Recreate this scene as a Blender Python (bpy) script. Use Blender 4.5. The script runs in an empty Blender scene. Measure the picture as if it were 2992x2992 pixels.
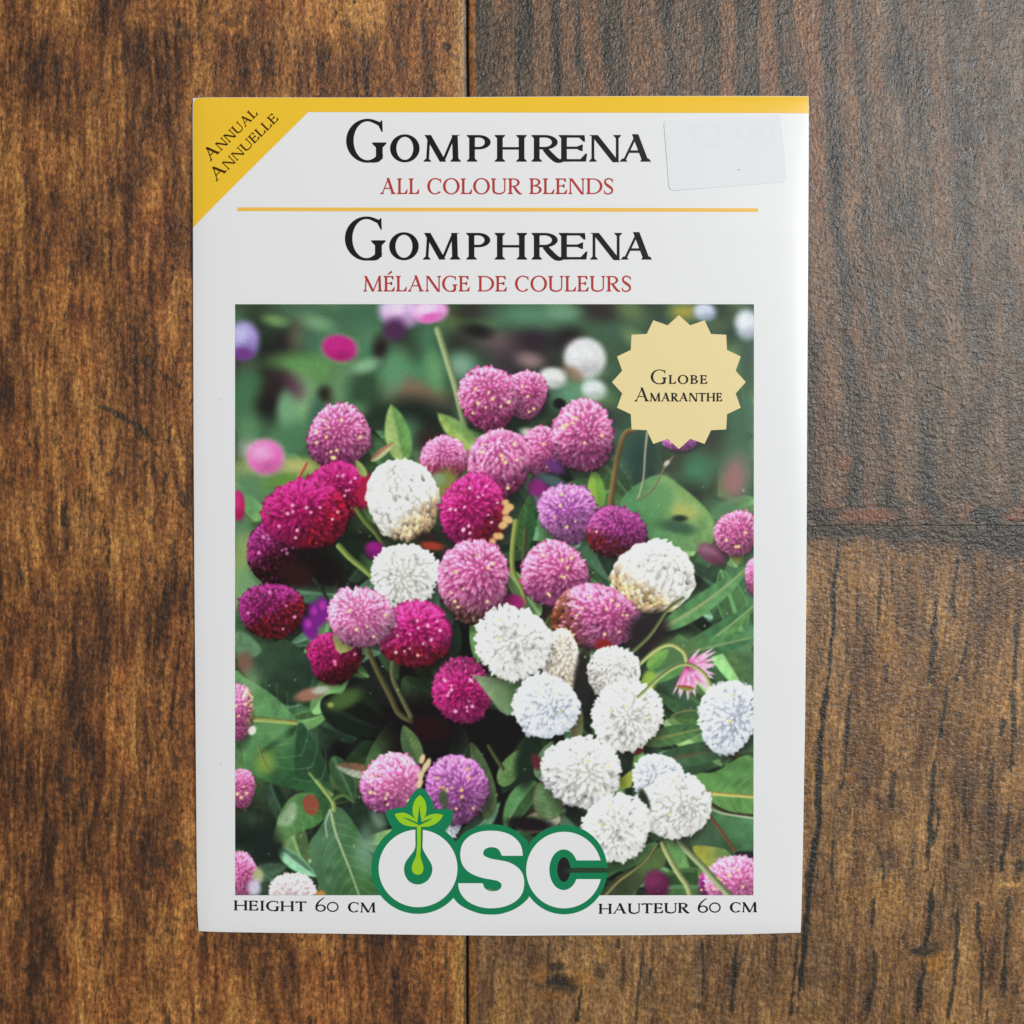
import bpy, math, random
import numpy as np
from mathutils import Vector
from mathutils.geometry import delaunay_2d_cdt

scene = bpy.context.scene
COL = scene.collection

# ------------------------------------------------------------------ camera, light, exposure
S = 0.0461e-3                    # metres per photograph pixel on the packet's face
HALF = 1496.0 * S
ZFACE = 0.0009                   # height of the packet's face above the table
FOV = math.radians(44.0)
HCAM = HALF / math.tan(FOV / 2) + ZFACE

cam_d = bpy.data.cameras.new('camera')
cam = bpy.data.objects.new('camera', cam_d)
COL.objects.link(cam)
cam.location = (0, 0, HCAM)
cam.rotation_euler = (0, 0, 0)
cam_d.sensor_width = 36.0
cam_d.lens = 18.0 / math.tan(FOV / 2)
cam_d.clip_start = 0.01
cam_d.clip_end = 20.0
cam_d.dof.use_dof = True
cam_d.dof.focus_distance = HCAM - ZFACE
cam_d.dof.aperture_fstop = 9.0
scene.camera = cam

world = bpy.data.worlds.new('World')
scene.world = world
world.use_nodes = True
bgn = world.node_tree.nodes['Background']
bgn.inputs['Color'].default_value = (1.0, 0.97, 0.93, 1)
bgn.inputs['Strength'].default_value = 0.26

def area_light(name, loc, target, sx, sy, power, color):
    d = bpy.data.lights.new(name, 'AREA')
    d.shape = 'RECTANGLE'; d.size = sx; d.size_y = sy
    d.energy = power; d.color = color
    o = bpy.data.objects.new(name, d)
    COL.objects.link(o)
    o.location = loc
    o.rotation_euler = (Vector(target) - Vector(loc)).to_track_quat('-Z', 'Y').to_euler()
    return o
# the window of the room, to the right of the table and a little up-picture
area_light('window_light', (0.53, 0.30, 0.87), (0, 0, 0), 0.44, 0.44, 9.6, (0.955, 0.985, 1.0))

scene.view_settings.view_transform = 'Standard'
scene.view_settings.look = 'None'
scene.view_settings.exposure = 0.0
scene.view_settings.gamma = 1.0
scene.view_settings.use_curve_mapping = False
scene.cycles.use_denoising = False
scene.cycles.max_bounces = 6

# ------------------------------------------------------------------ small helpers
def WX(u): return (np.asarray(u, float) - 1496.0) * S
def WY(v): return (1496.0 - np.asarray(v, float)) * S

def lin(c):
    c = np.asarray(c, float)
    return np.where(c <= 0.04045, c / 12.92, ((c + 0.055) / 1.055) ** 2.4)

def rgb(r, g, b): return np.array([r, g, b], float) / 255.0

def hash2(xi, yi, seed):
    h = (xi.astype(np.int64) * 374761393 + yi.astype(np.int64) * 668265263 + seed * 1442695041) & 0xffffffff
    h = ((h ^ (h >> 13)) * 1274126177) & 0xffffffff
    h = h ^ (h >> 16)
    return (h & 0xffff) / 65535.0

def vnoise(x, y, seed=0):
    x, y = np.broadcast_arrays(np.asarray(x, float), np.asarray(y, float))
    xi = np.floor(x); yi = np.floor(y)
    fx = x - xi; fy = y - yi
    fx = fx * fx * (3 - 2 * fx); fy = fy * fy * (3 - 2 * fy)
    a = hash2(xi, yi, seed); b = hash2(xi + 1, yi, seed)
    c = hash2(xi, yi + 1, seed); d = hash2(xi + 1, yi + 1, seed)
    return (a * (1 - fx) + b * fx) * (1 - fy) + (c * (1 - fx) + d * fx) * fy

def fbm(x, y, seed=0, octs=4):
    s = 0; a = 0.5; t = 0
    for k in range(octs):
        s = s + a * vnoise(x, y, seed + 17 * k); t += a
        x = x * 2.03 + 11.3; y = y * 2.03 + 5.7; a *= 0.5
    return s / t

def sstep(a, b, x):
    t = np.clip((x - a) / (b - a), 0, 1)
    return t * t * (3 - 2 * t)

def mix(a, b, t): return a * (1 - t) + b * t

def catmull(pts, n=8, closed=False):
    P = np.asarray(pts, float)
    N = len(P); out = []
    for i in range(N if closed else N - 1):
        if closed:
            p0, p1, p2, p3 = P[(i - 1) % N], P[i], P[(i + 1) % N], P[(i + 2) % N]
        else:
            p0, p1, p2, p3 = P[max(i - 1, 0)], P[i], P[i + 1], P[min(i + 2, N - 1)]
        for k in range(n):
            t = k / n
            out.append(0.5 * (2 * p1 + (p2 - p0) * t + (2 * p0 - 5 * p1 + 4 * p2 - p3) * t * t + (3 * p1 - p0 - 3 * p2 + p3) * t ** 3))
    if not closed: out.append(P[-1])
    return np.array(out)
# ------------------------------------------------------------------ the printed photograph, painted dot by dot (display colours)
PU0, PU1, PV0, PV1 = 687.0, 2203.0, 889.0, 2616.0
STEP = 2.1
NU = int(round((PU1 - PU0) / STEP)) + 1
NV = int(round((PV1 - PV0) / STEP)) + 1
GU = np.linspace(PU0, PU1, NU)
GV = np.linspace(PV0, PV1, NV)
CAN = np.zeros((NV, NU, 3))
OWN = np.zeros((NV, NU), np.int32)
OWNERS = [('printed_photo', None)]
K = 1932.0 / 2992.0              # notes below are in a 1932-wide view of the photograph
def d2p(pts): return np.asarray(pts, float) / K
def z4(x0, y0, pts): return np.asarray(pts, float) / 4.0 + np.array([x0, y0])

def owner(name, label=None):
    OWNERS.append((name, label))
    return len(OWNERS) - 1

def win(u0, v0, u1, v1):
    i0 = max(0, int((u0 - PU0) / STEP) - 1); i1 = min(NU, int((u1 - PU0) / STEP) + 3)
    j0 = max(0, int((v0 - PV0) / STEP) - 1); j1 = min(NV, int((v1 - PV0) / STEP) + 3)
    if i1 <= i0 or j1 <= j0: return None
    return slice(j0, j1), slice(i0, i1), GU[None, i0:i1], GV[j0:j1, None]

def put(sl, alpha, color, own=None):
    j, i = sl
    a = alpha[..., None]
    CAN[j, i] = CAN[j, i] * (1 - a) + color * a
    if own is not None:
        OWN[j, i][alpha > 0.5] = own

def blob(cx, cy, rx, ry, color, rot=0.0, soft=0.5, op=1.0, own=None):
    """soft ellipse, notes in 1932-view units"""
    cx, cy, rx, ry = cx / K, cy / K, rx / K, ry / K
    R = max(rx, ry) * (1 + soft) + 6
    w = win(cx - R, cy - R, cx + R, cy + R)
    if w is None: return
    j, i, U, V = w
    c, s = math.cos(rot), math.sin(rot)
    a = ((U - cx) * c + (V - cy) * s) / rx
    b = (-(U - cx) * s + (V - cy) * c) / ry
    r = np.sqrt(a * a + b * b)
    put((j, i), op * (1 - sstep(1 - soft, 1 + soft, r)), np.asarray(color) / 255.0, own)

def seg_dist(U, V, p, q):
    d = q - p
    L2 = max(d @ d, 1e-9)
    t = np.clip(((U - p[0]) * d[0] + (V - p[1]) * d[1]) / L2, 0, 1)
    return np.hypot(U - p[0] - t * d[0], V - p[1] - t * d[1]), t

def poly_mask(P, soft, pad=4):
    w = win(P[:, 0].min() - pad - soft, P[:, 1].min() - pad - soft, P[:, 0].max() + pad + soft, P[:, 1].max() + pad + soft)
    if w is None: return None
    j, i, U, V = w
    inside = np.zeros((V.shape[0], U.shape[1]), bool)
    dist = np.full(inside.shape, 1e9)
    N = len(P)
    for k in range(N):
        p, q = P[k], P[(k + 1) % N]
        d, _ = seg_dist(U, V, p, q)
        dist = np.minimum(dist, d)
        if p[1] != q[1]:
            cond = ((V >= min(p[1], q[1])) & (V < max(p[1], q[1])))
            xx = p[0] + (V - p[1]) / (q[1] - p[1]) * (q[0] - p[0])
            inside ^= cond & (U < xx)
    sd = np.where(inside, dist, -dist)
    return j, i, U, V, sstep(-soft, soft, sd), sd

def patch(P, color, soft=2.5, op=1.0, own=None, smooth=True, tex=0.12, seed=1, color2=None, grad=None):
    """a painted area with an outline; color2/grad: colour runs along the vector grad (in px)"""
    P = np.asarray(P, float)
    if smooth: P = catmull(P, 5, True)
    m = poly_mask(P, soft)
    if m is None: return
    j, i, U, V, a, sd = m
    c = np.asarray(color) / 255.0
    col = np.broadcast_to(c, a.shape + (3,)).copy()
    if color2 is not None:
        g = np.asarray(grad, float)
        o = P.mean(0)
        t = ((U - o[0]) * g[0] + (V - o[1]) * g[1]) / (g @ g) + 0.5
        t = sstep(0, 1, t)[..., None]
        col = col * (1 - t) + (np.asarray(color2) / 255.0) * t
    n = fbm(U / 26, V / 26, seed) - 0.5
    col = np.clip(col * (1 + tex * 3.2 * n[..., None]), 0, 1)
    put((j, i), a * op, col, own)

def leaf(base, tip, width, cl, cr, vein=None, bend=0.0, soft=2.0, edge=None, own=None, seed=3, nve=7, vs=0.06, shade=None):
    """a lance-shaped leaf from base to tip (px); two halves of differing tone, midrib, side veins"""
    b = np.asarray(base, float); t = np.asarray(tip, float)
    d = t - b; L = np.hypot(*d); x = d / L; y = np.array([-x[1], x[0]])
    R = L * 0.6 + width
    c0 = (b + t) / 2
    w = win(c0[0] - R, c0[1] - R, c0[0] + R, c0[1] + R)
    if w is None: return
    j, i, U, V = w
    p = ((U - b[0]) * x[0] + (V - b[1]) * x[1]) / L
    q = (U - b[0]) * y[0] + (V - b[1]) * y[1]
    pc = np.clip(p, 0, 1)
    q = q - bend * L * 4 * pc * (1 - pc)
    prof = width * np.power(np.clip(pc, 1e-5, 1), 0.55) * np.power(np.clip(1 - pc, 0, 1), 0.8) * 1.62
    sd = np.minimum(prof - np.abs(q), np.minimum(p, 1 - p) * L)
    a = sstep(-soft, soft, sd)
    h = sstep(-width * 0.12, width * 0.12, q)[..., None]
    col = (np.asarray(cl) / 255.0) * (1 - h) + (np.asarray(cr) / 255.0) * h
    ph = (pc - np.abs(q) / L * 0.9) * nve * 2 * math.pi
    col = col * (1 + vs * np.cos(ph)[..., None] * 0.7)
    col = col * (1 + 0.35 * (fbm(U / 22, V / 22, seed) - 0.5)[..., None])
    if vein is not None:
        vw = width * 0.075 * (1.25 - pc) + 1.2
        va = (1 - sstep(vw * 0.5, vw * 1.6, np.abs(q)))[..., None] * 0.8
        col = col * (1 - va) + (np.asarray(vein) / 255.0) * va
    if edge is not None:
        ea = (1 - sstep(2.0, 7.0, sd))[..., None] * 0.6
        col = col * (1 - ea) + (np.asarray(edge) / 255.0) * ea
    put((j, i), a, np.clip(col, 0, 1), own)

def stalk(pts, w0, color, w1=None, soft=2.0, own=None, hi=None, op=1.0):
    P = catmull(pts, 6)
    w1 = w0 if w1 is None else w1
    m = w0 + w1 + 6
    w = win(P[:, 0].min() - m, P[:, 1].min() - m, P[:, 0].max() + m, P[:, 1].max() + m)
    if w is None: return
    j, i, U, V = w
    best = np.full((V.shape[0], U.shape[1]), 1e9); side = np.zeros_like(best)
    n = len(P) - 1
    for k in range(n):
        d, t = seg_dist(U, V, P[k], P[k + 1])
        wd = mix(w0, w1, (k + t) / n)
        sd = d - wd
        dx, dy = P[k + 1] - P[k]
        L = math.hypot(dx, dy) + 1e-9
        sg = ((U - P[k, 0]) * (-dy) + (V - P[k, 1]) * dx) / L / np.maximum(wd, 1)
        cl = sd < best
        best = np.where(cl, sd, best); side = np.where(cl, sg, side)
    a = 1 - sstep(-soft, soft, best)
    c = np.asarray(color) / 255.0
    sh = np.clip(1.0 + 0.35 * side, 0.55, 1.35)[..., None]
    col = np.clip(c * sh, 0, 1)
    if hi is not None:
        ha = np.exp(-((side - 0.3) / 0.3) ** 2)[..., None] * 0.6
        col = col * (1 - ha) + np.asarray(hi) / 255.0 * ha
    put((j, i), a * op, col, own)

PAL = {   # dark between the bracts, body, lit tip, underside
    'pink':    ((166, 60, 118), (214, 112, 166), (244, 198, 220), (164, 70, 118)),
    'lpink':   ((212, 92, 156), (232, 142, 190), (246, 212, 228), (212, 92, 164)),
    'magenta': ((132, 18, 74),  (186, 34, 120), (220, 96, 164), (124, 24, 44)),
    'red':     ((122, 16, 64),  (172, 28, 106), (206, 62, 144), (140, 26, 44)),
    'dark':    ((80, 16, 48),   (138, 34, 100), (184, 70, 160), (88, 26, 32)),
    'lilac':   ((146, 70, 148), (188, 110, 176), (224, 174, 214), (164, 74, 144)),
    'purple':  ((110, 32, 92),  (158, 56, 130), (200, 112, 174), (120, 36, 62)),
    'white':   ((208, 205, 195), (232, 231, 226), (241, 241, 239), (206, 200, 186)),
    'blue':    ((182, 190, 206), (222, 227, 235), (237, 240, 245), (186, 190, 204)),
    'cream':   ((188, 168, 140), (228, 221, 207), (240, 236, 230), (206, 172, 124)),
    'rose':    ((222, 192, 198), (236, 220, 222), (242, 234, 234), (222, 160, 190)),
}

def floret(cx, cy, ax, ay, ln, wd, cd, cb, ct, tipsoft=0.35):
    """one pointed bract: a teardrop along (ax, ay)"""
    R = ln + wd + 3
    w = win(cx - R, cy - R, cx + R, cy + R)
    if w is None: return
    j, i, U, V = w
    a = ((U - cx) * ax + (V - cy) * ay) / ln
    b = (-(U - cx) * ay + (V - cy) * ax) / wd
    ac = np.clip(a, -1, 1)
    prof = np.sqrt(np.clip(1 - ac * ac, 0, 1)) * (1 - 0.42 * ac)
    sd = prof - np.abs(b)
    al = sstep(-0.05, tipsoft, sd) * (np.abs(a) < 1)
    t = sstep(-0.9, 0.75, a)[..., None]
    col = mix(cd, cb, sstep(-1.0, -0.1, a)[..., None])
    col = mix(col, ct, np.clip(t * t * (0.35 + 0.65 * (1 - np.clip(np.abs(b), 0, 1)))[..., None], 0, 1))
    return (j, i), al, col

def flower(cx, cy, rx, ry, pal, seed, rot=0.0, pole=(0.0, -0.25), n=150, under=0.0, dots=6, fs=1.0, jag=1.0,
           label=None, light=(-0.15, -0.55), low=None, lowdir=(0, 1), dotcol=(240, 214, 150), contrast=1.0, lowat=0.1, cone=False):
    """a globe-shaped head of overlapping bracts spiralling round its crown (1932-view units)"""
    rng = np.random.default_rng(seed)
    own = owner('flower', label)
    n = int(n * 2.5); fs = fs * 0.80; pale = pal in ('white', 'blue', 'cream', 'rose')
    contrast = contrast * (0.85 if pale else 0.95) * (1.9 if cone and pale else 1.0)
    cx, cy, rx, ry = cx / K, cy / K, rx / K * .965, ry / K * .965
    if cone: rx *= .94
    cd, cb, ct, cu = [np.array(c, float) / 255.0 for c in PAL[pal]]
    cm = (cd + cb) / 2
    cd = mix(cb, cd, contrast)
    c, s = math.cos(rot), math.sin(rot)
    w = win(cx - rx * 1.2, cy - rx * 1.2 - ry * .2, cx + rx * 1.2, cy + rx * 1.2 + ry * .2)
    R = max(rx, ry) * 1.15
    w = win(cx - R, cy - R, cx + R, cy + R)
    if w is None: return
    j, i, U, V = w
    a = ((U - cx) * c + (V - cy) * s) / rx
    b = (-(U - cx) * s + (V - cy) * c) / ry
    r = np.sqrt(a * a + b * b)
    blob(cx * K + rx * K * .10, (cy + ry * .30) * K, rx * K * .98, ry * K * .95, (20, 16, 18), rot, .35, .62)
    put((j, i), 1 - sstep(0.90, 0.97, r), np.clip(cm * 0.80, 0, 1), own)
    P = np.array([pole[0], pole[1], 0.0])
    P[2] = math.sqrt(max(0.05, 1 - P[0] ** 2 - P[1] ** 2))
    P /= np.linalg.norm(P)
    T1 = np.cross(P, [0, 1, 0.001]); T1 /= np.linalg.norm(T1)
    T2 = np.cross(P, T1)
    items = []
    thmax = 2.15
    if cone:
        rows_ = []
        for r_ in range(15):
            th0 = .10 + r_ * (thmax - .1) / 14
            m_ = max(5, int(30 * math.sin(min(th0, 2.0))))
            rows_ += [(th0 + rng.normal(0, .012), 6.283 * (q_ + .5 * (r_ % 2)) / m_ + rng.normal(0, .02)) for q_ in range(m_)]
    else:
        rows_ = [(math.acos(1 - (1 - math.cos(thmax)) * (k + 0.5) / n) + rng.normal(0, 0.03), k * 2.399963 + rng.normal(0, 0.06)) for k in range(n)]
    for th, ph in rows_:
        rad = math.cos(ph) * T1 + math.sin(ph) * T2
        D = math.cos(th) * P + math.sin(th) * rad
        tang = -math.sin(th) * P + math.cos(th) * rad
        if D[2] < -0.30: continue
        items.append((th, D, tang))
    items.sort(key=lambda e: e[0] if cone else -e[0])
    f1, f2 = rng.uniform(0, 6.283, 2)
    Rm = math.sqrt(rx * ry)
    for th, D, tg in items:
        aa = math.atan2(D[1], D[0]); rm = 1 + .045 * math.sin(2 * aa + f1) + .035 * math.sin(3 * aa + f2)
        x, y = D[0] * rx * rm, D[1] * ry * rm
        if cone: tg = -tg
        tx, ty = tg[0] * rx, tg[1] * ry
        tl = math.hypot(tg[0], tg[1])
        px, py = cx + x * c - y * s, cy + x * s + y * c
        dx, dy = tx * c - ty * s, tx * s + ty * c
        dl = math.hypot(dx, dy) + 1e-9
        grow = 0.5 + 0.5 * min(1.0, th / 0.9)
        px += rng.normal(0, 0.018) * Rm; py += rng.normal(0, 0.018) * Rm
        tw = rng.normal(0, 0.22); ct_, st_ = math.cos(tw), math.sin(tw)
        dx, dy = dx * ct_ - dy * st_, dx * st_ + dy * ct_
        ln = Rm * fs * (0.080 + 0.095 * tl) * grow * rng.uniform(0.75, 1.3) * (1 + 0.95 * jag * (D[2] < 0.18) * rng.uniform(.3, 1.2))
        if cone: ln *= 1.05; grow *= 1.5
        wd = Rm * fs * 0.078 * grow * rng.uniform(0.8, 1.25)
        lam = -(D[0] * light[0] + D[1] * light[1]) * -1.0
        sh = 0.42 + 0.75 * (D[0] * light[0] + D[1] * light[1]) + 0.24 * D[2]
        sh = float(np.clip(sh, 0.0, 1.0)) * 0.85 + rng.uniform(-0.08, 0.26)
        sh = float(np.clip(sh, 0, 1))
        body = mix(mix(cd, cb, 0.75), cb, min(1, sh * 1.3))
        tipc = mix(cb, ct, min(1.0, 0.15 + sh))
        drk = mix(cd * 0.9, cd, sh)
        q = D[0] * lowdir[0] + D[1] * lowdir[1]
        uw = float(sstep(lowat, lowat + 0.55, q)) * under
        if uw > 0:
            lc = np.array(low, float) / 255.0 if low is not None else cu
            g = rng.uniform(0.65, 1.2)
            body = mix(body, np.clip(lc * g, 0, 1), uw)
            tipc = mix(tipc, np.clip(lc * 1.25 * g, 0, 1), uw)
            drk = mix(drk, lc * 0.45, uw)
        g = rng.uniform(0.90, 1.08) * (1.0 if pale else mix(0.78, 1.08, sh))
        if rng.uniform() < 0.16: tipc = mix(tipc, np.minimum(ct * 1.06, 1), 0.85)
        if rng.uniform() < 0.10: body = body * 0.72; drk = drk * 0.6
        e = floret(px, py, dx / dl, dy / dl, max(ln, 4.0), max(wd, 3.0), np.clip(drk * g, 0, 1), np.clip(body * g, 0, 1), np.clip(tipc * g, 0, 1))
        if e is not None: put(e[0], e[1], e[2], own)
    # the sun stands high: heads are lit from above and shaded below
    w = win(cx - R * 1.15, cy - R * 1.15, cx + R * 1.15, cy + R * 1.15)
    j, i, U, V = w
    m = (OWN[j, i] == own)
    ny = (V - cy) / ry + 0.35 * (U - cx) / rx + 0 * U
    nr = np.clip(np.sqrt(((U - cx) / rx) ** 2 + ((V - cy) / ry) ** 2), 0, 1.2)
    g = 1.10 - (0.15 if pale else 0.36) * sstep(-.5, 1.0, ny) - (0.05 if pale else .10) * sstep(.75, 1.05, nr) * sstep(-.2, .6, ny)
    g = g * (1 + (0.10 if pale else .26) * (fbm(U / 16, V / 16, seed + 5, 3) - .5))
    lift = np.clip((.12 if pale else .15) * (1 - sstep(-.9, .05, ny)), 0, 1)[..., None]
    sub_ = CAN[j, i]
    new = np.clip(sub_ * g[..., None], 0, 1)
    new = new + (mix(ct, np.array([.96, .95, .95]), .35) - new) * lift
    CAN[j, i] = np.where(m[..., None], np.clip(new, 0, 1), sub_)
    # dark gaps between the bracts, thicker on the shaded side
    for k in range(int(46 * min(1.0, Rm / 85.0))):
        r_ = rng.uniform(.25, .93); p_ = rng.uniform(0, 6.283)
        x, y = r_ * math.cos(p_), r_ * math.sin(p_)
        if y < -.2 and rng.uniform() < .6: continue
        dk = mix(cd, np.array([.36, .33, .27]), .35) * .86 if pale else cd * rng.uniform(.45, .8)
        qx, qy = cx + x * rx * c - y * ry * s, cy + x * rx * s + y * ry * c
        an_ = math.atan2(y - pole[1], x - pole[0]) + rot + 1.5708 + rng.normal(0, .3)
        blob(qx * K, qy * K, rng.uniform(2.2, 5.0), rng.uniform(.8, 1.5), dk * 255, an_, .5, rng.uniform(.35, .8))
    for k in range(dots):
        r_ = math.sqrt(rng.uniform(0.02, 0.72)); p_ = rng.uniform(0, 6.283)
        x, y = r_ * math.cos(p_) * rx, r_ * math.sin(p_) * ry
        rr = rng.uniform(2.6, 4.4) * K
        blob((cx + x * c - y * s) * K, (cy + x * s + y * c) * K, rr * 1.25, rr * 1.25, np.array(dotcol) * rng.uniform(0.95, 1.05), soft=0.5, own=None)

def veins(base, tip, half, n, color, op=.35):
    b = np.asarray(base, float); t = np.asarray(tip, float); d = t - b; L = np.hypot(*d); x = d / L; y = np.array([-x[1], x[0]])
    for k in range(n):
        q = .12 + .74 * k / max(1, n - 1)
        p = b + d * q; h = half * math.sin(math.pi * min(.95, q * .8 + .15))
        for s in (-1, 1):
            stalk([p, p + x * h * .35 + y * s * h * .55, p + x * h * .85 + y * s * h * .95], 1.8, color, 1.0, soft=2.5, op=op)

def fanflower(cx, cy, a0, a1, ln, pal, seed, label):
    rng = np.random.default_rng(seed); own = owner('flower', label)
    cd, cb, ct, cu = [np.array(c, float) / 255.0 for c in PAL[pal]]
    for ring_, k_ in ((1.0, 30), (.72, 22), (.45, 14)):
        for k in range(k_):
            a = math.radians(rng.uniform(a0, a1)); l = ln / K * ring_ * rng.uniform(.78, 1.1) / 2
            x, y = cx / K + math.cos(a) * l, cy / K + math.sin(a) * l
            g = rng.uniform(.8, 1.1)
            e = floret(x, y, math.cos(a), math.sin(a), l, 6.5 * rng.uniform(.8, 1.2), cd * g, np.clip(cb * g, 0, 1), np.clip(ct * 1.02, 0, 1))
            if e is not None: put(e[0], e[1], e[2], own)

def softflower(cx, cy, rx, ry, col, hi, rot=0.0, soft=0.18, label=None, lx=-0.25, ly=-0.3, rim=None):
    own = owner('flower', label)
    if rim is not None: blob(cx, cy, rx * 1.08, ry * 1.08, rim, rot, soft * 1.3)
    blob(cx, cy, rx, ry, col, rot, soft, 1.0, own)
    blob(cx + lx * rx, cy + ly * ry, rx * 0.62, ry * 0.55, hi, rot, 0.8, 0.75)
    blob(cx - lx * rx * .8, cy + .62 * ry, rx * 0.7, ry * 0.4, np.asarray(col) * .72, rot, 0.9, 0.5)
    R = max(rx, ry) / K * 1.3
    w = win(cx / K - R, cy / K - R, cx / K + R, cy / K + R)
    if w is not None:
        j, i, U, V = w
        g = 1 + .10 * (fbm(U / 15, V / 15, int(cx), 3) - .5)
        CAN[j, i] = np.clip(CAN[j, i] * g[..., None], 0, 1)

# ---- out-of-focus greenery: broad tones first
def backdrop():
    gx = [444, 560, 680, 800, 920, 1040, 1160, 1280, 1423]
    gy = [575, 690, 800, 910, 1030, 1150, 1270, 1400, 1540, 1690]
    G_ = (62, 104, 74); D_ = (34, 44, 36); M_ = (48, 78, 58); L_ = (86, 128, 84); B_ = (18, 17, 18); N_ = (60, 50, 46); Y_ = (104, 128, 72)
    rows = [[D_, M_, G_, M_, M_, G_, D_, M_, M_],
            [N_, D_, L_, G_, D_, N_, M_, M_, M_],
            [M_, G_, M_, D_, D_, M_, M_, M_, N_],
            [L_, M_, Y_, L_, D_, M_, M_, L_, M_],
            [Y_, D_, D_, D_, N_, M_, G_, L_, G_],
            [L_, D_, B_, B_, B_, N_, D_, M_, G_],
            [M_, M_, D_, B_, B_, D_, D_, M_, L_],
            [L_, G_, B_, B_, B_, B_, D_, M_, G_],
            [D_, D_, D_, B_, B_, D_, D_, M_, L_],
            [M_, D_, M_, D_, D_, D_, M_, D_, G_]]
    A = np.array(rows, float) / 255.0
    fx = np.interp(GU * K, gx, np.arange(len(gx))); fy = np.interp(GV * K, gy, np.arange(len(gy)))
    wob_x = (fbm(GU[None, :] / 90, GV[:, None] / 90, 5) - 0.5) * 1.1
    wob_y = (fbm(GU[None, :] / 90, GV[:, None] / 90, 9) - 0.5) * 1.1
    X = np.clip(fx[None, :] + wob_x, 0, len(gx) - 1.001); Y = np.clip(fy[:, None] + wob_y, 0, len(gy) - 1.001)
    xi = X.astype(int); yi = Y.astype(int); tx = (X - xi)[..., None]; ty = (Y - yi)[..., None]
    tx = tx * tx * (3 - 2 * tx); ty = ty * ty * (3 - 2 * ty)
    C = (A[yi, xi] * (1 - tx) + A[yi, xi + 1] * tx) * (1 - ty) + (A[yi + 1, xi] * (1 - tx) + A[yi + 1, xi + 1] * tx) * ty
    n = fbm(GU[None, :] / 60, GV[:, None] / 60, 21) - 0.5
    CAN[:] = np.clip(C * (1 + 0.9 * n[..., None]), 0, 1)

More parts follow.
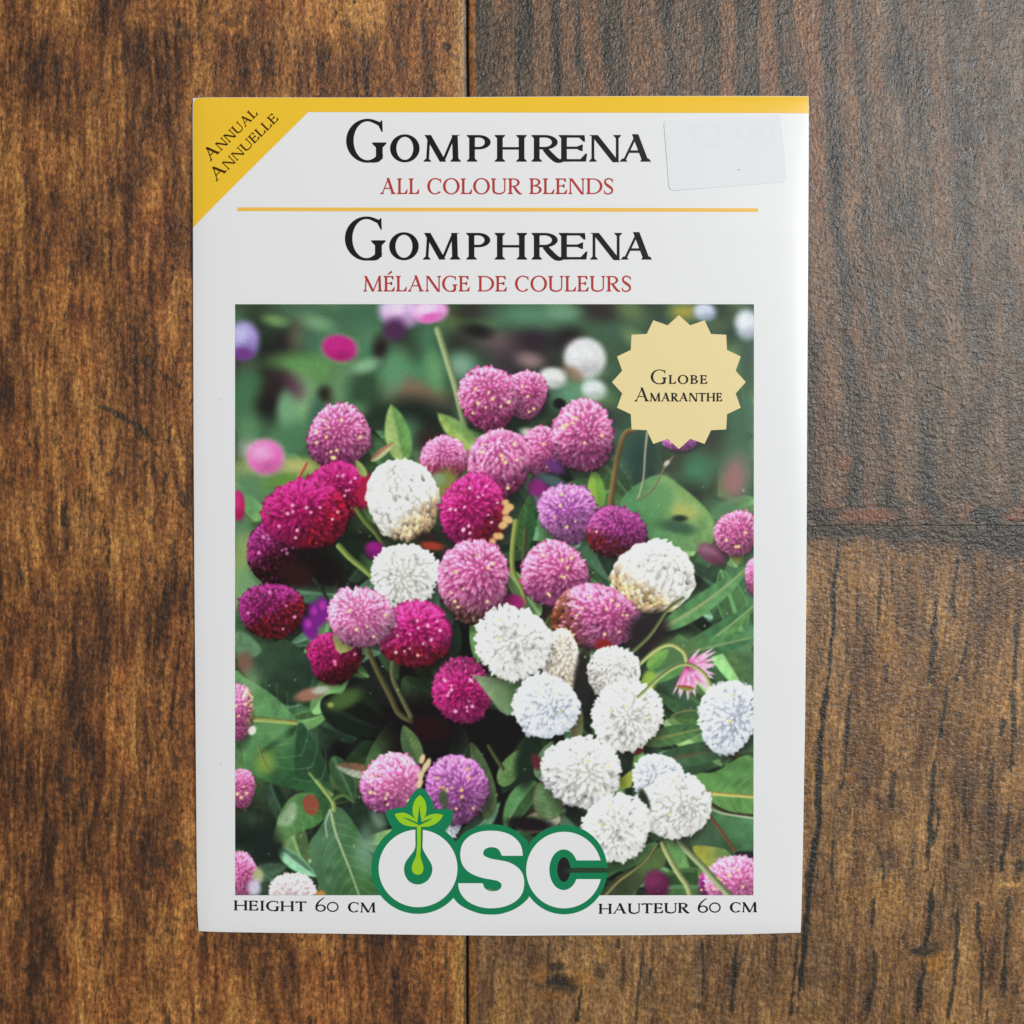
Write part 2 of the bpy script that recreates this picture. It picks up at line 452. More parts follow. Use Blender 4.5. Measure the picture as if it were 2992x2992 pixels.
def paint():
    backdrop()
    rng = np.random.default_rng(404)
    greens = [(58, 98, 62), (74, 122, 74), (96, 146, 84), (44, 74, 50), (110, 150, 92), (34, 52, 40), (84, 128, 98), (66, 104, 80)]
    for k in range(330):
        x = rng.uniform(440, 1430); y = rng.uniform(560, 1700)
        top = float(np.clip((900 - y) / 300, 0, 1))
        dark = math.exp(-(((x - 830) / 190) ** 2 + ((y - 1350) / 190) ** 2))
        right = float(np.clip((x - 1000) / 300, 0, 1))
        c = np.array(greens[rng.integers(len(greens))], float) * rng.uniform(.55, 1.22) * (1 - .82 * dark)
        a = rng.uniform(0, 6.283); L = rng.uniform(60, 130) * (1.15 - .3 * top)
        tip = (x + L * math.cos(a), y + L * math.sin(a))
        if top > .3:
            blob(x, y, L * .5, L * rng.uniform(.2, .34), c * rng.uniform(.8, 1.25), a, rng.uniform(.55, .9), .8)
        else:
            leaf(d2p((x, y)), d2p(tip), L * rng.uniform(.36, .55), c * rng.uniform(.7, 1.0), c * rng.uniform(1.0, 1.4), np.clip(c * 1.4 + 10, 0, 200) if dark < .3 else None, bend=rng.uniform(-.06, .06), soft=rng.uniform(2, 5), own=owner('leaf') if dark < .35 and rng.uniform() < .35 else None, edge=np.clip(c * 1.35, 0, 255) if rng.uniform() < .4 else None, vs=.05, nve=5, seed=500 + k)
    for k in range(40):
        x = rng.uniform(460, 1410); y = rng.uniform(580, 1690)
        blob(x, y, rng.uniform(8, 26), rng.uniform(6, 16), np.array((22, 26, 22)) * rng.uniform(.8, 1.5), rng.uniform(0, 3.1), .85, .85)
    # blurred far leaves and gaps (x, y, rx, ry, colour, rot, soft)
    for b in [(500, 600, 60, 30, (46, 60, 46), .4, .7), (590, 600, 70, 28, (74, 112, 84), .2, .7), (690, 600, 55, 30, (60, 104, 80), 0, .7),
              (560, 640, 55, 24, (40, 34, 36), -.5, .6), (520, 690, 36, 24, (30, 22, 30), .6, .6), (566, 632, 18, 26, (112, 78, 62), .2, .7),
              (600, 640, 40, 40, (64, 108, 84), 0, .7), (570, 690, 62, 22, (88, 140, 78), .1, .5), (640, 700, 70, 26, (92, 142, 82), -.2, .6),
              (700, 650, 40, 30, (78, 126, 92), .4, .7), (730, 690, 60, 26, (60, 116, 86), .5, .6),
              (565, 755, 32, 46, (120, 168, 118), .1, .35), (600, 790, 20, 55, (58, 96, 82), .2, .5), (545, 730, 30, 22, (92, 60, 78), .5, .7),
              (515, 745, 26, 40, (46, 36, 36), .2, .5), (500, 790, 26, 30, (28, 26, 28), .3, .5), (460, 745, 24, 60, (62, 112, 78), .2, .6),
              (470, 815, 26, 34, (84, 132, 92), .2, .5), (540, 830, 50, 40, (70, 120, 84), 0, .6), (620, 745, 18, 14, (40, 26, 24), .4, .5),
              (672, 750, 26, 55, (34, 44, 36), -.5, .5), (650, 730, 24, 44, (104, 148, 104), .2, .5), (690, 735, 36, 40, (44, 78, 54), 0, .6),
              (470, 850, 20, 18, (150, 160, 150), 0, .8), (720, 660, 16, 26, (40, 28, 34), 0, .6), (780, 690, 40, 55, (70, 130, 92), .3, .6),
              (775, 640, 34, 36, (44, 46, 40), .3, .6), (830, 640, 50, 34, (62, 116, 84), .2, .6), (850, 600, 40, 22, (80, 110, 62), .3, .7),
              (880, 655, 44, 30, (44, 38, 36), .3, .6), (960, 655, 60, 28, (112, 92, 92), .15, .6), (1010, 640, 46, 40, (48, 36, 44), -.6, .6),
              (900, 590, 44, 16, (52, 44, 42), 0, .7), (1000, 595, 70, 22, (76, 128, 98), 0, .7), (960, 700, 60, 34, (58, 50, 56), .4, .7),
              (880, 700, 38, 40, (48, 84, 64), .2, .6), (870, 690, 26, 22, (112, 156, 132), .1, .6), (1030, 720, 40, 50, (44, 46, 44), .3, .6),
              (760, 735, 30, 26, (118, 92, 80), .4, .6), (800, 745, 44, 20, (132, 110, 88), .25, .6), (780, 790, 60, 40, (28, 36, 32), 0, .5),
              (765, 815, 28, 26, (66, 108, 82), 0, .6), (810, 830, 22, 20, (52, 40, 36), 0, .6), (1075, 610, 40, 24, (70, 116, 86), 0, .7),
              (1080, 640, 40, 24, (34, 28, 30), 0, .5), (1130, 640, 24, 36, (62, 88, 58), -.3, .6), (1160, 620, 50, 34, (56, 92, 72), .2, .6),
              (1140, 585, 40, 20, (50, 40, 38), 0, .7), (1190, 585, 30, 22, (84, 110, 70), .5, .6), (1290, 588, 24, 14, (150, 142, 60), 0, .7),
              (1085, 745, 46, 30, (86, 140, 108), 0, .6), (1130, 760, 34, 24, (92, 132, 84), 0, .6), (1160, 700, 22, 40, (58, 88, 66), 0, .6),
              (1140, 790, 30, 26, (52, 58, 52), .2, .6), (1150, 830, 22, 18, (120, 158, 138), 0, .7), (1195, 850, 44, 50, (52, 84, 72), 0, .5),
              (1215, 870, 30, 50, (42, 66, 60), .2, .5), (1300, 880, 50, 50, (58, 64, 54), .4, .6), (1350, 860, 40, 40, (62, 104, 76), .3, .6),
              (1330, 830, 40, 30, (56, 62, 54), 0, .6), (1400, 880, 24, 70, (74, 116, 84), 0, .6), (1395, 800, 26, 60, (60, 100, 76), 0, .6), (600, 610, 30, 14, (104, 150, 110), .3, .6), (690, 690, 26, 12, (120, 166, 128), -.3, .6), (520, 605, 22, 10, (100, 140, 84), .2, .6), (745, 700, 24, 40, (84, 140, 100), .3, .5), (820, 700, 16, 34, (92, 146, 98), -.2, .5), (1060, 590, 30, 12, (96, 140, 112), 0, .6), (1200, 640, 26, 14, (100, 130, 84), .6, .6), (1000, 680, 24, 14, (134, 112, 112), .2, .6), (900, 625, 26, 12, (30, 28, 28), .2, .6), (660, 780, 30, 16, (88, 136, 96), -.4, .5), (540, 770, 16, 30, (104, 156, 116), 0, .5),
              (1410, 670, 16, 70, (56, 84, 68), 0, .6), (1310, 900, 24, 40, (60, 122, 86), .2, .6), (1310, 945, 30, 40, (44, 52, 44), -.7, .5),
              (1385, 905, 24, 42, (142, 108, 104), .2, .5), (1370, 965, 40, 24, (78, 122, 84), .2, .6),
              (470, 890, 40, 24, (150, 164, 96), .1, .6), (480, 920, 44, 30, (84, 128, 92), .2, .6), (455, 1000, 20, 30, (78, 122, 90), 0, .5),
              (460, 1030, 22, 26, (120, 150, 92), 0, .6), (470, 1065, 34, 50, (134, 158, 88), .6, .5), (480, 1100, 40, 30, (104, 150, 104), .3, .5),
              (550, 905, 50, 22, (96, 140, 60), -.2, .5), (600, 880, 60, 14, (120, 140, 70), .1, .6), (560, 880, 40, 12, (170, 172, 110), 0, .6)]:
        blob(*b[:5], b[5], min(.95, b[6] + .25))
    # top-edge and other soft flower heads
    softflower(755, 588, 38, 30, (198, 160, 206), (224, 206, 232), soft=.35, label='blurred lavender flower cut off by the top of the printed picture')
    blob(745, 622, 22, 20, (78, 44, 78), 0, .6)
    softflower(812, 588, 34, 21, (222, 150, 206), (240, 216, 236), rot=-.15, soft=.25, label='blurred pink flower cut off by the top of the printed picture')
    blob(812, 600, 18, 8, (208, 104, 174), -.2, .6)
    softflower(461, 640, 28, 33, (150, 132, 190), (190, 190, 224), soft=.35, label='blurred lavender flower at the picture edge near a dark gap')
    blob(458, 668, 20, 12, (110, 62, 128), 0, .6)
    softflower(641, 657, 31, 23, (178, 38, 122), (186, 44, 128), rot=.15, soft=.26, rim=(168, 140, 132), label='small blurred magenta flower in the printed picture')
    softflower(501, 862, 33, 31, (220, 112, 176), (236, 172, 210), soft=.22, rim=(180, 160, 160), label='small blurred pink flower in the printed picture')
    softflower(1104, 676, 39, 38, (206, 206, 206), (224, 224, 226), soft=.22, label='blurred round white flower in the printed picture')
    blob(1080, 705, 22, 12, (132, 104, 84), .6, .7, .8)
    softflower(1043, 713, 25, 19, (206, 210, 204), (222, 222, 220), soft=.4, label='blurred white flower beside the pink heads')
    softflower(1121, 735, 22, 18, (196, 206, 202), (214, 218, 218), soft=.5, label='small faint white flower under the round blurred one')
    softflower(1410, 612, 22, 26, (196, 204, 216), (222, 224, 232), soft=.5, label='pale blue blurred flower beside the badge')
    softflower(1330, 588, 20, 16, (176, 186, 206), (206, 212, 226), soft=.5, label='pale blue blurred flower above the badge')
    # stems and leaves in the upper half
    stalk(d2p([(826, 622), (838, 660), (852, 705), (862, 740), (876, 800)]), 9, (150, 164, 112), 9, soft=5, own=owner('stem'), op=.85)
    leaf(d2p((762, 872)), d2p((738, 763)), 58, (152, 184, 108), (96, 146, 78), None, own=owner('leaf'), soft=5, vs=.03)
    leaf(d2p((900, 850)), d2p((826, 780)), 46, (150, 182, 92), (118, 158, 86), None, own=owner('leaf'), soft=6, vs=.03)
    leaf(d2p((985, 835)), d2p((1045, 810)), 34, (150, 170, 84), (140, 160, 92), None, own=owner('leaf'), soft=3, vs=.03)
    blob(1000, 818, 18, 9, (190, 196, 176), .3, .6); blob(1005, 826, 8, 8, (60, 34, 40), 0, .6)
    blob(1056, 762, 12, 10, (18, 18, 20), .3, .4)
    ol = owner('leaf', 'broad light green leaf below the badge in the printed picture')
    patch(d2p([(1249, 896), (1290, 922), (1325, 952), (1347, 985), (1340, 1030), (1290, 1040), (1230, 1020), (1185, 985), (1170, 950), (1200, 915)]), (76, 132, 84), soft=4, own=ol, seed=7, color2=(112, 156, 92), grad=(170, -60))
    patch(d2p([(1250, 900), (1288, 925), (1318, 955), (1320, 975), (1285, 975), (1262, 950)]), (134, 166, 96), soft=16, op=.75)
    blob(1290, 965, 28, 14, (160, 170, 92), .2, .7); blob(1245, 940, 26, 30, (92, 146, 92), .3, .7); blob(1280, 995, 34, 12, (56, 92, 68), .2, .6)
    blob(1283, 978, 14, 6, (36, 48, 40), 0, .6)
    # thin dry stems by the badge
    stalk(d2p([(1196, 812), (1180, 818), (1168, 850), (1160, 895), (1152, 950)]), 8, (112, 92, 58), 9, soft=3, own=owner('stem'))
    stalk(d2p([(1222, 815), (1218, 850), (1214, 905), (1204, 942)]), 3.2, (164, 158, 132), 2, soft=2, own=owner('stem'))
    stalk(d2p([(1270, 862), (1250, 890), (1230, 925), (1200, 944)]), 2.6, (128, 108, 84), 2, soft=2, own=owner('stem'))
    blob(1258, 874, 7, 4, (196, 188, 176), -.8, .5)
    leaf(d2p((1130, 960)), d2p((1120, 885)), 40, (140, 178, 66), (108, 158, 60), None, own=owner('leaf'), soft=3, vs=.02)
    flower(1282, 832, 34, 18, 'lilac', 77, n=60, dots=2, label='lilac flower mostly hidden behind the badge')
    # upper cluster of pink heads
    leaf(d2p((700, 870)), d2p((745, 835)), 18, (170, 120, 100), (188, 190, 140), None, own=owner('leaf'), soft=3)
    leaf(d2p((580, 870)), d2p((560, 905)), 10, (160, 70, 60), (176, 150, 110), None, own=owner('leaf'), soft=3)
    flower(640, 823, 59, 58, 'pink', 11, pole=(-.1, -.25), under=.5, low=(140, 40, 110), lowdir=(-.4, .9), dots=12, label='pink flower with yellow specks above the magenta heads in the printed picture')
    flower(991, 744, 41, 43, 'pink', 12, pole=(.35, -.2), dots=4, label='pink flower overlapped by a larger pink one below the blurred white heads')
    flower(921, 751, 55, 58, 'pink', 13, pole=(0, -.3), under=.7, low=(190, 54, 128), dots=8, label='large pink flower on top of the bunch in the printed picture')
    flower(1022, 850, 42, 44, 'pink', 14, pole=(.3, -.1), under=.5, dots=4, label='pink flower half hidden behind the layered pink one')
    blob(1048, 880, 20, 12, (100, 50, 110), .5, .6); blob(1015, 920, 20, 18, (128, 36, 112), .3, .5); blob(1045, 908, 30, 10, (70, 92, 92), .4, .5)
    flower(838, 864, 45, 37, 'pink', 15, pole=(0, -.4), under=.8, low=(214, 70, 110), dots=0, fs=1.2, contrast=.5, label='soft pink flower between the white cone and the layered pink head')
    flower(941, 876, 60, 63, 'pink', 16, cone=True, pole=(.0, -.65), under=.8, low=(170, 62, 120), dots=8, n=190, label='pink flower with close layered bracts above the magenta one')
    flower(1100, 822, 57, 63, 'pink', 17, pole=(.1, -.1), under=.6, low=(158, 52, 120), dots=10, fs=1.15, label='shaggy pink flower beside the badge in the printed picture')
    # magenta cluster on the left
    blob(1210, 1100, 1, 1, (0, 0, 0))
    softflower(450, 954, 12, 28, (178, 40, 96), (190, 56, 120), soft=.15, label='magenta flower cut off by the picture edge beside the big cluster')
    flower(637, 924, 55, 50, 'red', 21, pole=(-.1, -.2), dots=9, dotcol=(236, 160, 190), under=.8, low=(176, 28, 60), lowdir=(.7, .5), contrast=.6, label='magenta flower behind the biggest magenta one')
    blob(690, 925, 14, 32, (160, 30, 70), .1, .4)
    leaf(d2p((690, 900)), d2p((672, 868)), 18, (136, 160, 84), (150, 170, 96), None, own=owner('leaf'), soft=3)
    stalk(d2p([(672, 960), (690, 985), (712, 1010), (735, 1050)]), 7, (86, 108, 52), 7, own=owner('stem'))
    softflower(707, 1038, 20, 16, (130, 26, 108), (150, 34, 130), soft=.3, label='small magenta bud in the dark gap left of the white flowers')
    blob(640, 1040, 50, 30, (24, 40, 28), .3, .5)
    flower(523, 1040, 56, 60, 'dark', 23, pole=(-.35, -.45), dots=10, dotcol=(226, 140, 190), under=1, low=(58, 20, 24), lowdir=(.45, .85), lowat=-.35, n=180, label='magenta flower turning dark maroon below, under the biggest one')
    flower(577, 970, 76, 66, 'red', 22, pole=(-.15, -.1), dots=12, dotcol=(238, 176, 186), under=.9, low=(176, 26, 56), lowdir=(.75, .55), lowat=-.05, contrast=.7, n=190, label='biggest magenta flower, red on its right side, in the printed picture')
    blob(600, 1075, 50, 34, (24, 14, 16), .3, .5); blob(560, 1085, 30, 22, (50, 22, 24), .3, .6)
    stalk(d2p([(640, 1030), (660, 1052), (682, 1070), (708, 1092)]), 9, (112, 134, 64), 8, own=owner('stem'), hi=(150, 160, 92))
    stalk(d2p([(592, 1092), (606, 1110), (620, 1135)]), 6, (40, 50, 40), 5, own=owner('stem'))
    flower(513, 1152, 58, 52, 'dark', 24, pole=(-.2, -.35), dots=5, dotcol=(230, 150, 190), under=1, low=(138, 32, 40), lowdir=(.5, .8), lowat=-.2, n=170, label='purple and dark red flower near the picture edge, left of the light pink one')
    for k, (x, y) in enumerate([(597, 1160), (585, 1185), (612, 1150)]):
        blob(x, y, 14, 24, (118, 34, 128), -.4, .35); blob(x - 3, y - 8, 6, 8, (168, 58, 158), 0, .6)
    blob(640, 1140, 18, 12, (26, 16, 18), 0, .4)
    # white cone and centre
    blob(840, 915, 22, 30, (124, 128, 66), .2, .5); blob(826, 905, 14, 12, (120, 146, 110), 0, .5)
    flower(761, 944, 65, 79, 'white', 31, rot=-.12, pole=(-.1, -.80), cone=True, dots=0, under=1, low=(210, 180, 140), lowdir=(.45, .85), lowat=.15, n=210, label='white cone-shaped flower turning brown at its base in the printed picture')
    blob(810, 1020, 26, 14, (46, 36, 32), .2, .5)
    blob(815, 1030, 22, 8, (150, 60, 46), .1, .5)
    flower(893, 964, 62, 66, 'magenta', 32, pole=(-.15, -.15), dots=14, dotcol=(242, 196, 206), under=.9, low=(150, 26, 40), lowdir=(.6, .6), lowat=.15, contrast=.7, label='magenta flower with pale specks in the middle of the printed picture')
    for k in range(14):
        a = random.Random(k).uniform(-.5, 1.1); r = random.Random(k + 50).uniform(.92, 1.08)
        blob(893 + 66 * r * math.cos(a), 965 + 62 * r * math.sin(a), 7, 6, (216, 172, 118), a, .5)
    leaf(d2p((985, 1040)), d2p((1000, 935)), 44, (54, 96, 50), (40, 84, 46), None, own=owner('leaf'), soft=3)
    stalk(d2p([(974, 985), (968, 1030), (968, 1075), (985, 1112), (992, 1135)]), 9, (120, 134, 66), 6, own=owner('stem'), hi=(164, 166, 92))
    stalk(d2p([(992, 1000), (988, 1050), (985, 1100)]), 6, (78, 78, 50), 5, own=owner('stem'))
    flower(1072, 967, 53, 53, 'lilac', 33, pole=(.0, -.1), dots=5, fs=1.15, label='lilac flower right of the centre stem in the printed picture')
    flower(1162, 1004, 53, 49, 'purple', 34, pole=(.15, -.45), dots=1, under=1, low=(112, 30, 38), lowdir=(-.35, .85), lowat=-.05, n=170, label='dark purple flower with a maroon underside below the badge')
    flower(1232, 1090, 80, 66, 'white', 35, rot=-.42, pole=(.62, -.35), cone=True, dots=0, under=1, low=(210, 180, 138), lowdir=(-.85, .5), lowat=-.0, n=210, label='egg-shaped white flower with a brown base on the right of the printed picture')
    flower(764, 1086, 64, 57, 'white', 36, pole=(-.15, -.05), dots=0, n=150, contrast=.6, label='round white flower under the white cone')
    blob(968, 1135, 22, 14, (150, 34, 104), .2, .4)
    flower(893, 1096, 67, 74, 'pink', 37, pole=(.2, -.3), dots=9, under=.9, low=(128, 88, 72), lowdir=(-.1, 1), lowat=.42, n=190, label='big pink flower with a pale crown in the middle of the printed picture')
    flower(1047, 1084, 61, 61, 'pink', 38, pole=(.25, -.2), dots=8, under=.5, low=(160, 60, 130), fs=1.1, label='pink flower between the lilac and the egg-shaped white one')
    blob(1075, 1175, 40, 36, (70, 44, 30), .2, .4)
    flower(1122, 1164, 78, 60, 'pink', 39, rot=.05, pole=(.4, -.1), dots=12, under=1, low=(120, 64, 42), lowdir=(-.95, .25), lowat=.2, n=200, label='pink flower browned on one side above the small white heads')
    blob(1140, 1220, 16, 14, (130, 34, 30), .5, .4)
    # middle left
    flower(632, 1240, 49, 50, 'red', 41, pole=(-.5, -.3), dots=4, dotcol=(230, 130, 170), under=1, low=(92, 22, 28), lowdir=(.6, .75), lowat=-.1, label='magenta flower half in shade below the light pink one')
    patch(d2p([(628, 1198), (640, 1188), (665, 1208), (672, 1220), (640, 1232)]), (168, 170, 104), soft=2.5, own=owner('leaf'))
    flower(783, 1197, 64, 61, 'magenta', 42, pole=(.0, -.15), dots=14, dotcol=(236, 190, 190), under=.9, low=(158, 28, 52), lowdir=(0, 1), lowat=.1, fs=1.2, contrast=.7, label='spiky magenta flower right of the light pink one')
    flower(681, 1164, 61, 54, 'lpink', 43, pole=(-.05, -.15), dots=5, n=170, label='light pink flower left of the spiky magenta one')
    blob(660, 1060, 1, 1, (0, 0, 0))
    # leaves in the lower left
    ol = owner('leaf', 'dark green leaf in shade at the left of the printed picture')
    patch(z4(680, 1846, [(60, 330), (330, 220), (600, 90), (860, 270), (930, 520), (820, 790), (650, 860), (420, 720), (200, 560)]), (50, 78, 60), own=ol, seed=31, color2=(36, 58, 44), grad=(90, 120))
    patch(z4(680, 1846, [(30, 20), (180, 30), (330, 200), (250, 300), (60, 310)]), (92, 134, 98), soft=5, own=ol, seed=32)
    blob(462, 1250, 16, 20, (120, 92, 76), 0, .6)
    ol = owner('leaf', 'big green leaf with a yellow midrib at the left of the printed picture')
    patch(z4(680, 1846, [(10, 500), (150, 540), (400, 690), (600, 860), (760, 1030), (930, 1240), (1060, 1480), (1130, 1720), (1170, 1900), (1000, 1895), (780, 1850), (560, 1800), (330, 1720), (150, 1580), (110, 1350), (60, 1300), (10, 1300)]),
          (88, 142, 88), own=ol, seed=33, color2=(44, 92, 56), grad=(150, 150))
    patch(z4(680, 1846, [(790, 1060), (930, 1240), (1060, 1480), (1130, 1730), (1000, 1740), (760, 1700), (730, 1400)]), (36, 74, 50), soft=4, seed=34)
    patch(z4(680, 1846, [(740, 1090), (800, 1130), (520, 1330), (360, 1420), (340, 1380)]), (44, 84, 56), soft=6, seed=35)
    stalk(z4(680, 1846, [(180, 1020), (420, 1030), (740, 1060)]), 8, (146, 150, 82), 6, own=owner('stem'))
    stalk(z4(680, 1846, [(900, 1650), (1020, 1790), (1160, 1900)]), 3.5, (120, 150, 90), 6, own=None, soft=3)
    veins(z4(680, 1846, (1170, 1880)), z4(680, 1846, (60, 560)), 95, 8, (120, 166, 112))
    blob(500, 1440, 18, 20, (118, 150, 66), .3, .8)
    blob(470, 1290, 18, 26, (128, 172, 118), .5, .8, .6); blob(520, 1385, 26, 14, (112, 160, 100), .6, .8, .5)
    stalk(z4(680, 1846, [(300, 1330), (350, 1480), (430, 1630)]), 3, (110, 120, 60), 2)
    blob(585, 1310, 30, 12, (148, 110, 92), -.25, .4, 1, owner('leaf')); blob(605, 1302, 16, 7, (170, 176, 160), -.2, .5); blob(650, 1320, 34, 16, (66, 96, 48), -.4, .5)
    blob(624, 1330, 6, 5, (140, 160, 70), 0, .5)
    # dark hollow stems
    blob(800, 1370, 90, 60, (20, 14, 16), 0, .5)
    stalk(d2p([(694, 1225), (712, 1265), (735, 1310), (752, 1345), (776, 1360)]), 8, (84, 80, 52), 8, own=owner('stem'))
    stalk(d2p([(741, 1250), (742, 1280), (760, 1320), (776, 1352)]), 7, (90, 92, 62), 7, own=owner('stem'))
    blob(810, 1375, 38, 24, (38, 14, 20), 0, .5)
    flower(872, 1302, 54, 58, 'magenta', 44, pole=(.05, .05), dots=14, dotcol=(232, 176, 196), under=.7, low=(100, 20, 64), lowdir=(.1, -1), lowat=.3, fs=1.15, contrast=.8, light=(0, -.1), label='magenta flower beside a folded green leaf above the dark gap')
    # leaf beside the white flowers
    ol = owner('leaf', 'folded green leaf tip between the magenta and the bluish white flower')
    patch(z4(1163, 1846, [(862, 500), (1100, 532), (1400, 575), (1650, 552), (1560, 690), (1420, 860), (1290, 985), (1190, 925), (1080, 780), (960, 620)]), (124, 150, 112), own=ol, seed=41, smooth=False, color2=(66, 104, 62), grad=(130, -20))
    leaf(z4(1163, 1846, (240, 1540)), z4(1163, 1846, (60, 1090)), 44, (70, 100, 64), (90, 118, 72), None, own=owner('leaf'))
    leaf(z4(1163, 1846, (1200, 1800)), z4(1163, 1846, (1450, 1370)), 46, (96, 134, 78), (86, 124, 72), None, own=owner('leaf'), soft=3)
    blob(995, 1440, 22, 50, (28, 44, 34), .1, .4)
    stalk(z4(1163, 1846, [(1060, 1330), (1130, 1450), (1230, 1600)]), 5, (70, 78, 48), 6, own=owner('stem'))
    leaf(z4(680, 1846, (1700, 1680)), z4(680, 1846, (1200, 1560)), 34, (150, 160, 140), (120, 90, 70), None, own=owner('leaf'), soft=3)
    # white heads
    flower(1058, 1248, 34, 62, 'cream', 51, rot=-.1, pole=(.2, -.4), dots=2, under=.6, low=(206, 190, 160), contrast=.6, label='ivory flower squeezed behind the large white ones')
    flower(968, 1212, 68, 66, 'white', 52, pole=(.0, -.05), dots=2, fs=1.15, contrast=.55, label='spiky white flower right of the dark gap')
    blob(1098, 1290, 16, 70, (40, 38, 36), .1, .4)
    leaf(d2p((1080, 1410)), d2p((1085, 1310)), 46, (86, 140, 104), (104, 104, 72), (120, 96, 72), own=owner('leaf'))
    flower(1030, 1332, 57, 58, 'blue', 53, rot=.2, pole=(.2, .0), dots=3, fs=1.25, contrast=.7, label='bluish white flower right of the folded leaf')
    # right-hand leaves
    leaf(d2p((1240, 1190)), d2p((1420, 1060)), 46, (74, 126, 78), (92, 146, 90), (150, 160, 110), own=owner('leaf'), bend=.04, soft=3)
    leaf(d2p((1210, 1290)), d2p((1425, 1140)), 56, (64, 116, 74), (88, 140, 76), (140, 160, 110), own=owner('leaf'), bend=.03, soft=3)
    leaf(d2p((1260, 1240)), d2p((1430, 1200)), 44, (76, 128, 78), (58, 108, 72), (128, 154, 96), own=owner('leaf'), soft=3)
    blob(1225, 1195, 40, 40, (42, 34, 38), -.6, .4)
    blob(1275, 1230, 50, 26, (78, 116, 72), -.5, .5)
    stalk(d2p([(1175, 1245), (1225, 1200), (1260, 1150), (1290, 1128)]), 6, (96, 108, 66), 4, own=owner('stem'))
    leaf(d2p((1222, 1260)), d2p((1262, 1225)), 30, (112, 164, 76), (98, 150, 70), None, own=owner('leaf'), soft=3)
    blob(1225, 1285, 14, 20, (142, 176, 66), .2, .4)
    softflower(1343, 1045, 28, 17, (112, 62, 84), (150, 112, 130), rot=.5, soft=.3, label='mauve blurred bud beside the egg-shaped white flower')
    blob(1392, 1045, 12, 18, (132, 150, 64), 0, .4)
    flower(1390, 1006, 41, 41, 'pink', 54, pole=(.1, -.2), dots=4, label='pink flower at the right edge below the badge')
    flower(1421, 1087, 14, 32, 'pink', 55, dots=2, label='sliver of a pink flower at the right edge of the printed picture')
    stalk(d2p([(1205, 1255), (1235, 1228), (1265, 1216), (1290, 1230), (1297, 1250)]), 5.5, (150, 158, 92), 7, own=owner('stem'), hi=(206, 208, 160))
    fanflower(1297, 1256, -62, 118, 62, 'pink', 56, 'small open spiky pink flower hanging over a curved stem')
    leaf(d2p((1310, 1300)), d2p((1275, 1295)), 12, (128, 146, 66), (150, 80, 60), None, own=owner('leaf'))
    leaf(d2p((1340, 1360)), d2p((1265, 1352)), 42, (74, 116, 62), (58, 92, 56), None, edge=(170, 150, 90), own=owner('leaf'))
    leaf(d2p((1210, 1400)), d2p((1335, 1372)), 44, (64, 106, 66), (78, 122, 72), (132, 138, 76), own=owner('leaf'))
    leaf(d2p((1230, 1440)), d2p((1420, 1400)), 50, (52, 84, 58), (64, 104, 72), (96, 84, 60), own=owner('leaf'))
    blob(1205, 1416, 12, 7, (128, 52, 48), -.5, .4)
    flower(1158, 1270, 47, 52, 'white', 57, pole=(.2, -.3), dots=1, contrast=.7, under=.7, low=(150, 146, 136), lowdir=(-.8, .5), lowat=.2, label='white flower above the larger round white one on the right')
    flower(1183, 1350, 64, 62, 'white', 58, pole=(.05, .05), dots=3, fs=1.1, contrast=.6, label='large round white flower right of the bluish white one')
    leaf(d2p((1375, 1405)), d2p((1395, 1445)), 20, (96, 78, 50), (70, 60, 44), None, own=owner('leaf'))
    stalk(d2p([(1205, 1315), (1245, 1278), (1280, 1256), (1305, 1255), (1330, 1272), (1345, 1300)]), 5, (132, 146, 88), 5.5, own=owner('stem'), hi=(196, 200, 150))
    flower(1374, 1352, 52, 70, 'blue', 59, rot=.1, pole=(.35, -.1), dots=2, contrast=.85, label='bluish white flower at the right edge of the printed picture')
    # lower right
    ol = owner('leaf', 'light green leaf with an orange midrib at the right edge of the printed picture')
    patch(z4(1740, 2250, [(1180, 60), (1400, 20), (1830, -160), (1860, 540), (1600, 505), (1450, 450), (1250, 380)]), (96, 150, 78), own=ol, seed=61, color2=(84, 134, 74), grad=(80, -80))
    stalk(z4(1740, 2250, [(1290, 265), (1550, 285), (1850, 310)]), 6, (178, 164, 96), 5)
    ol = owner('leaf', 'green leaf with a reddish edge under the light green one')
    patch(z4(1740, 2250, [(1200, 420), (1330, 440), (1560, 520), (1860, 570), (1860, 960), (1640, 940), (1480, 720), (1330, 520)]), (78, 130, 86), own=ol, seed=62, color2=(62, 104, 70), grad=(-60, 90))
    stalk(z4(1740, 2250, [(1330, 380), (1450, 450), (1600, 505), (1850, 530)]), 5, (60, 44, 36), 3)
    stalk(z4(1740, 2250, [(1330, 445), (1480, 500), (1650, 530), (1850, 560)]), 2.5, (170, 178, 150), 2.5)
    patch(z4(1740, 2250, [(1020, 700), (1300, 540), (1480, 740), (1620, 940), (1560, 1040), (1350, 900), (1130, 860)]), (74, 112, 82), own=owner('leaf'), seed=63, color2=(52, 84, 60), grad=(80, 40))
    stalk(z4(1740, 2250, [(1330, 520), (1480, 720), (1640, 950)]), 3.5, (128, 66, 48), 3)
    patch(z4(1740, 2250, [(1140, 890), (1400, 900), (1540, 940), (1600, 1060), (1480, 1110), (1370, 1180), (1230, 1060)]), (108, 142, 84), own=owner('leaf'), seed=64, color2=(150, 152, 66), grad=(-90, -10))
    patch(z4(1740, 2250, [(1640, 960), (1860, 960), (1860, 1110), (1720, 1060)]), (36, 42, 38), soft=3)
    patch(z4(1740, 2250, [(130, 1060), (330, 1040), (560, 880), (720, 850), (640, 990), (440, 1130), (250, 1200), (120, 1260)]), (86, 136, 80), own=owner('leaf'), seed=65, color2=(58, 100, 60), grad=(-80, 40))
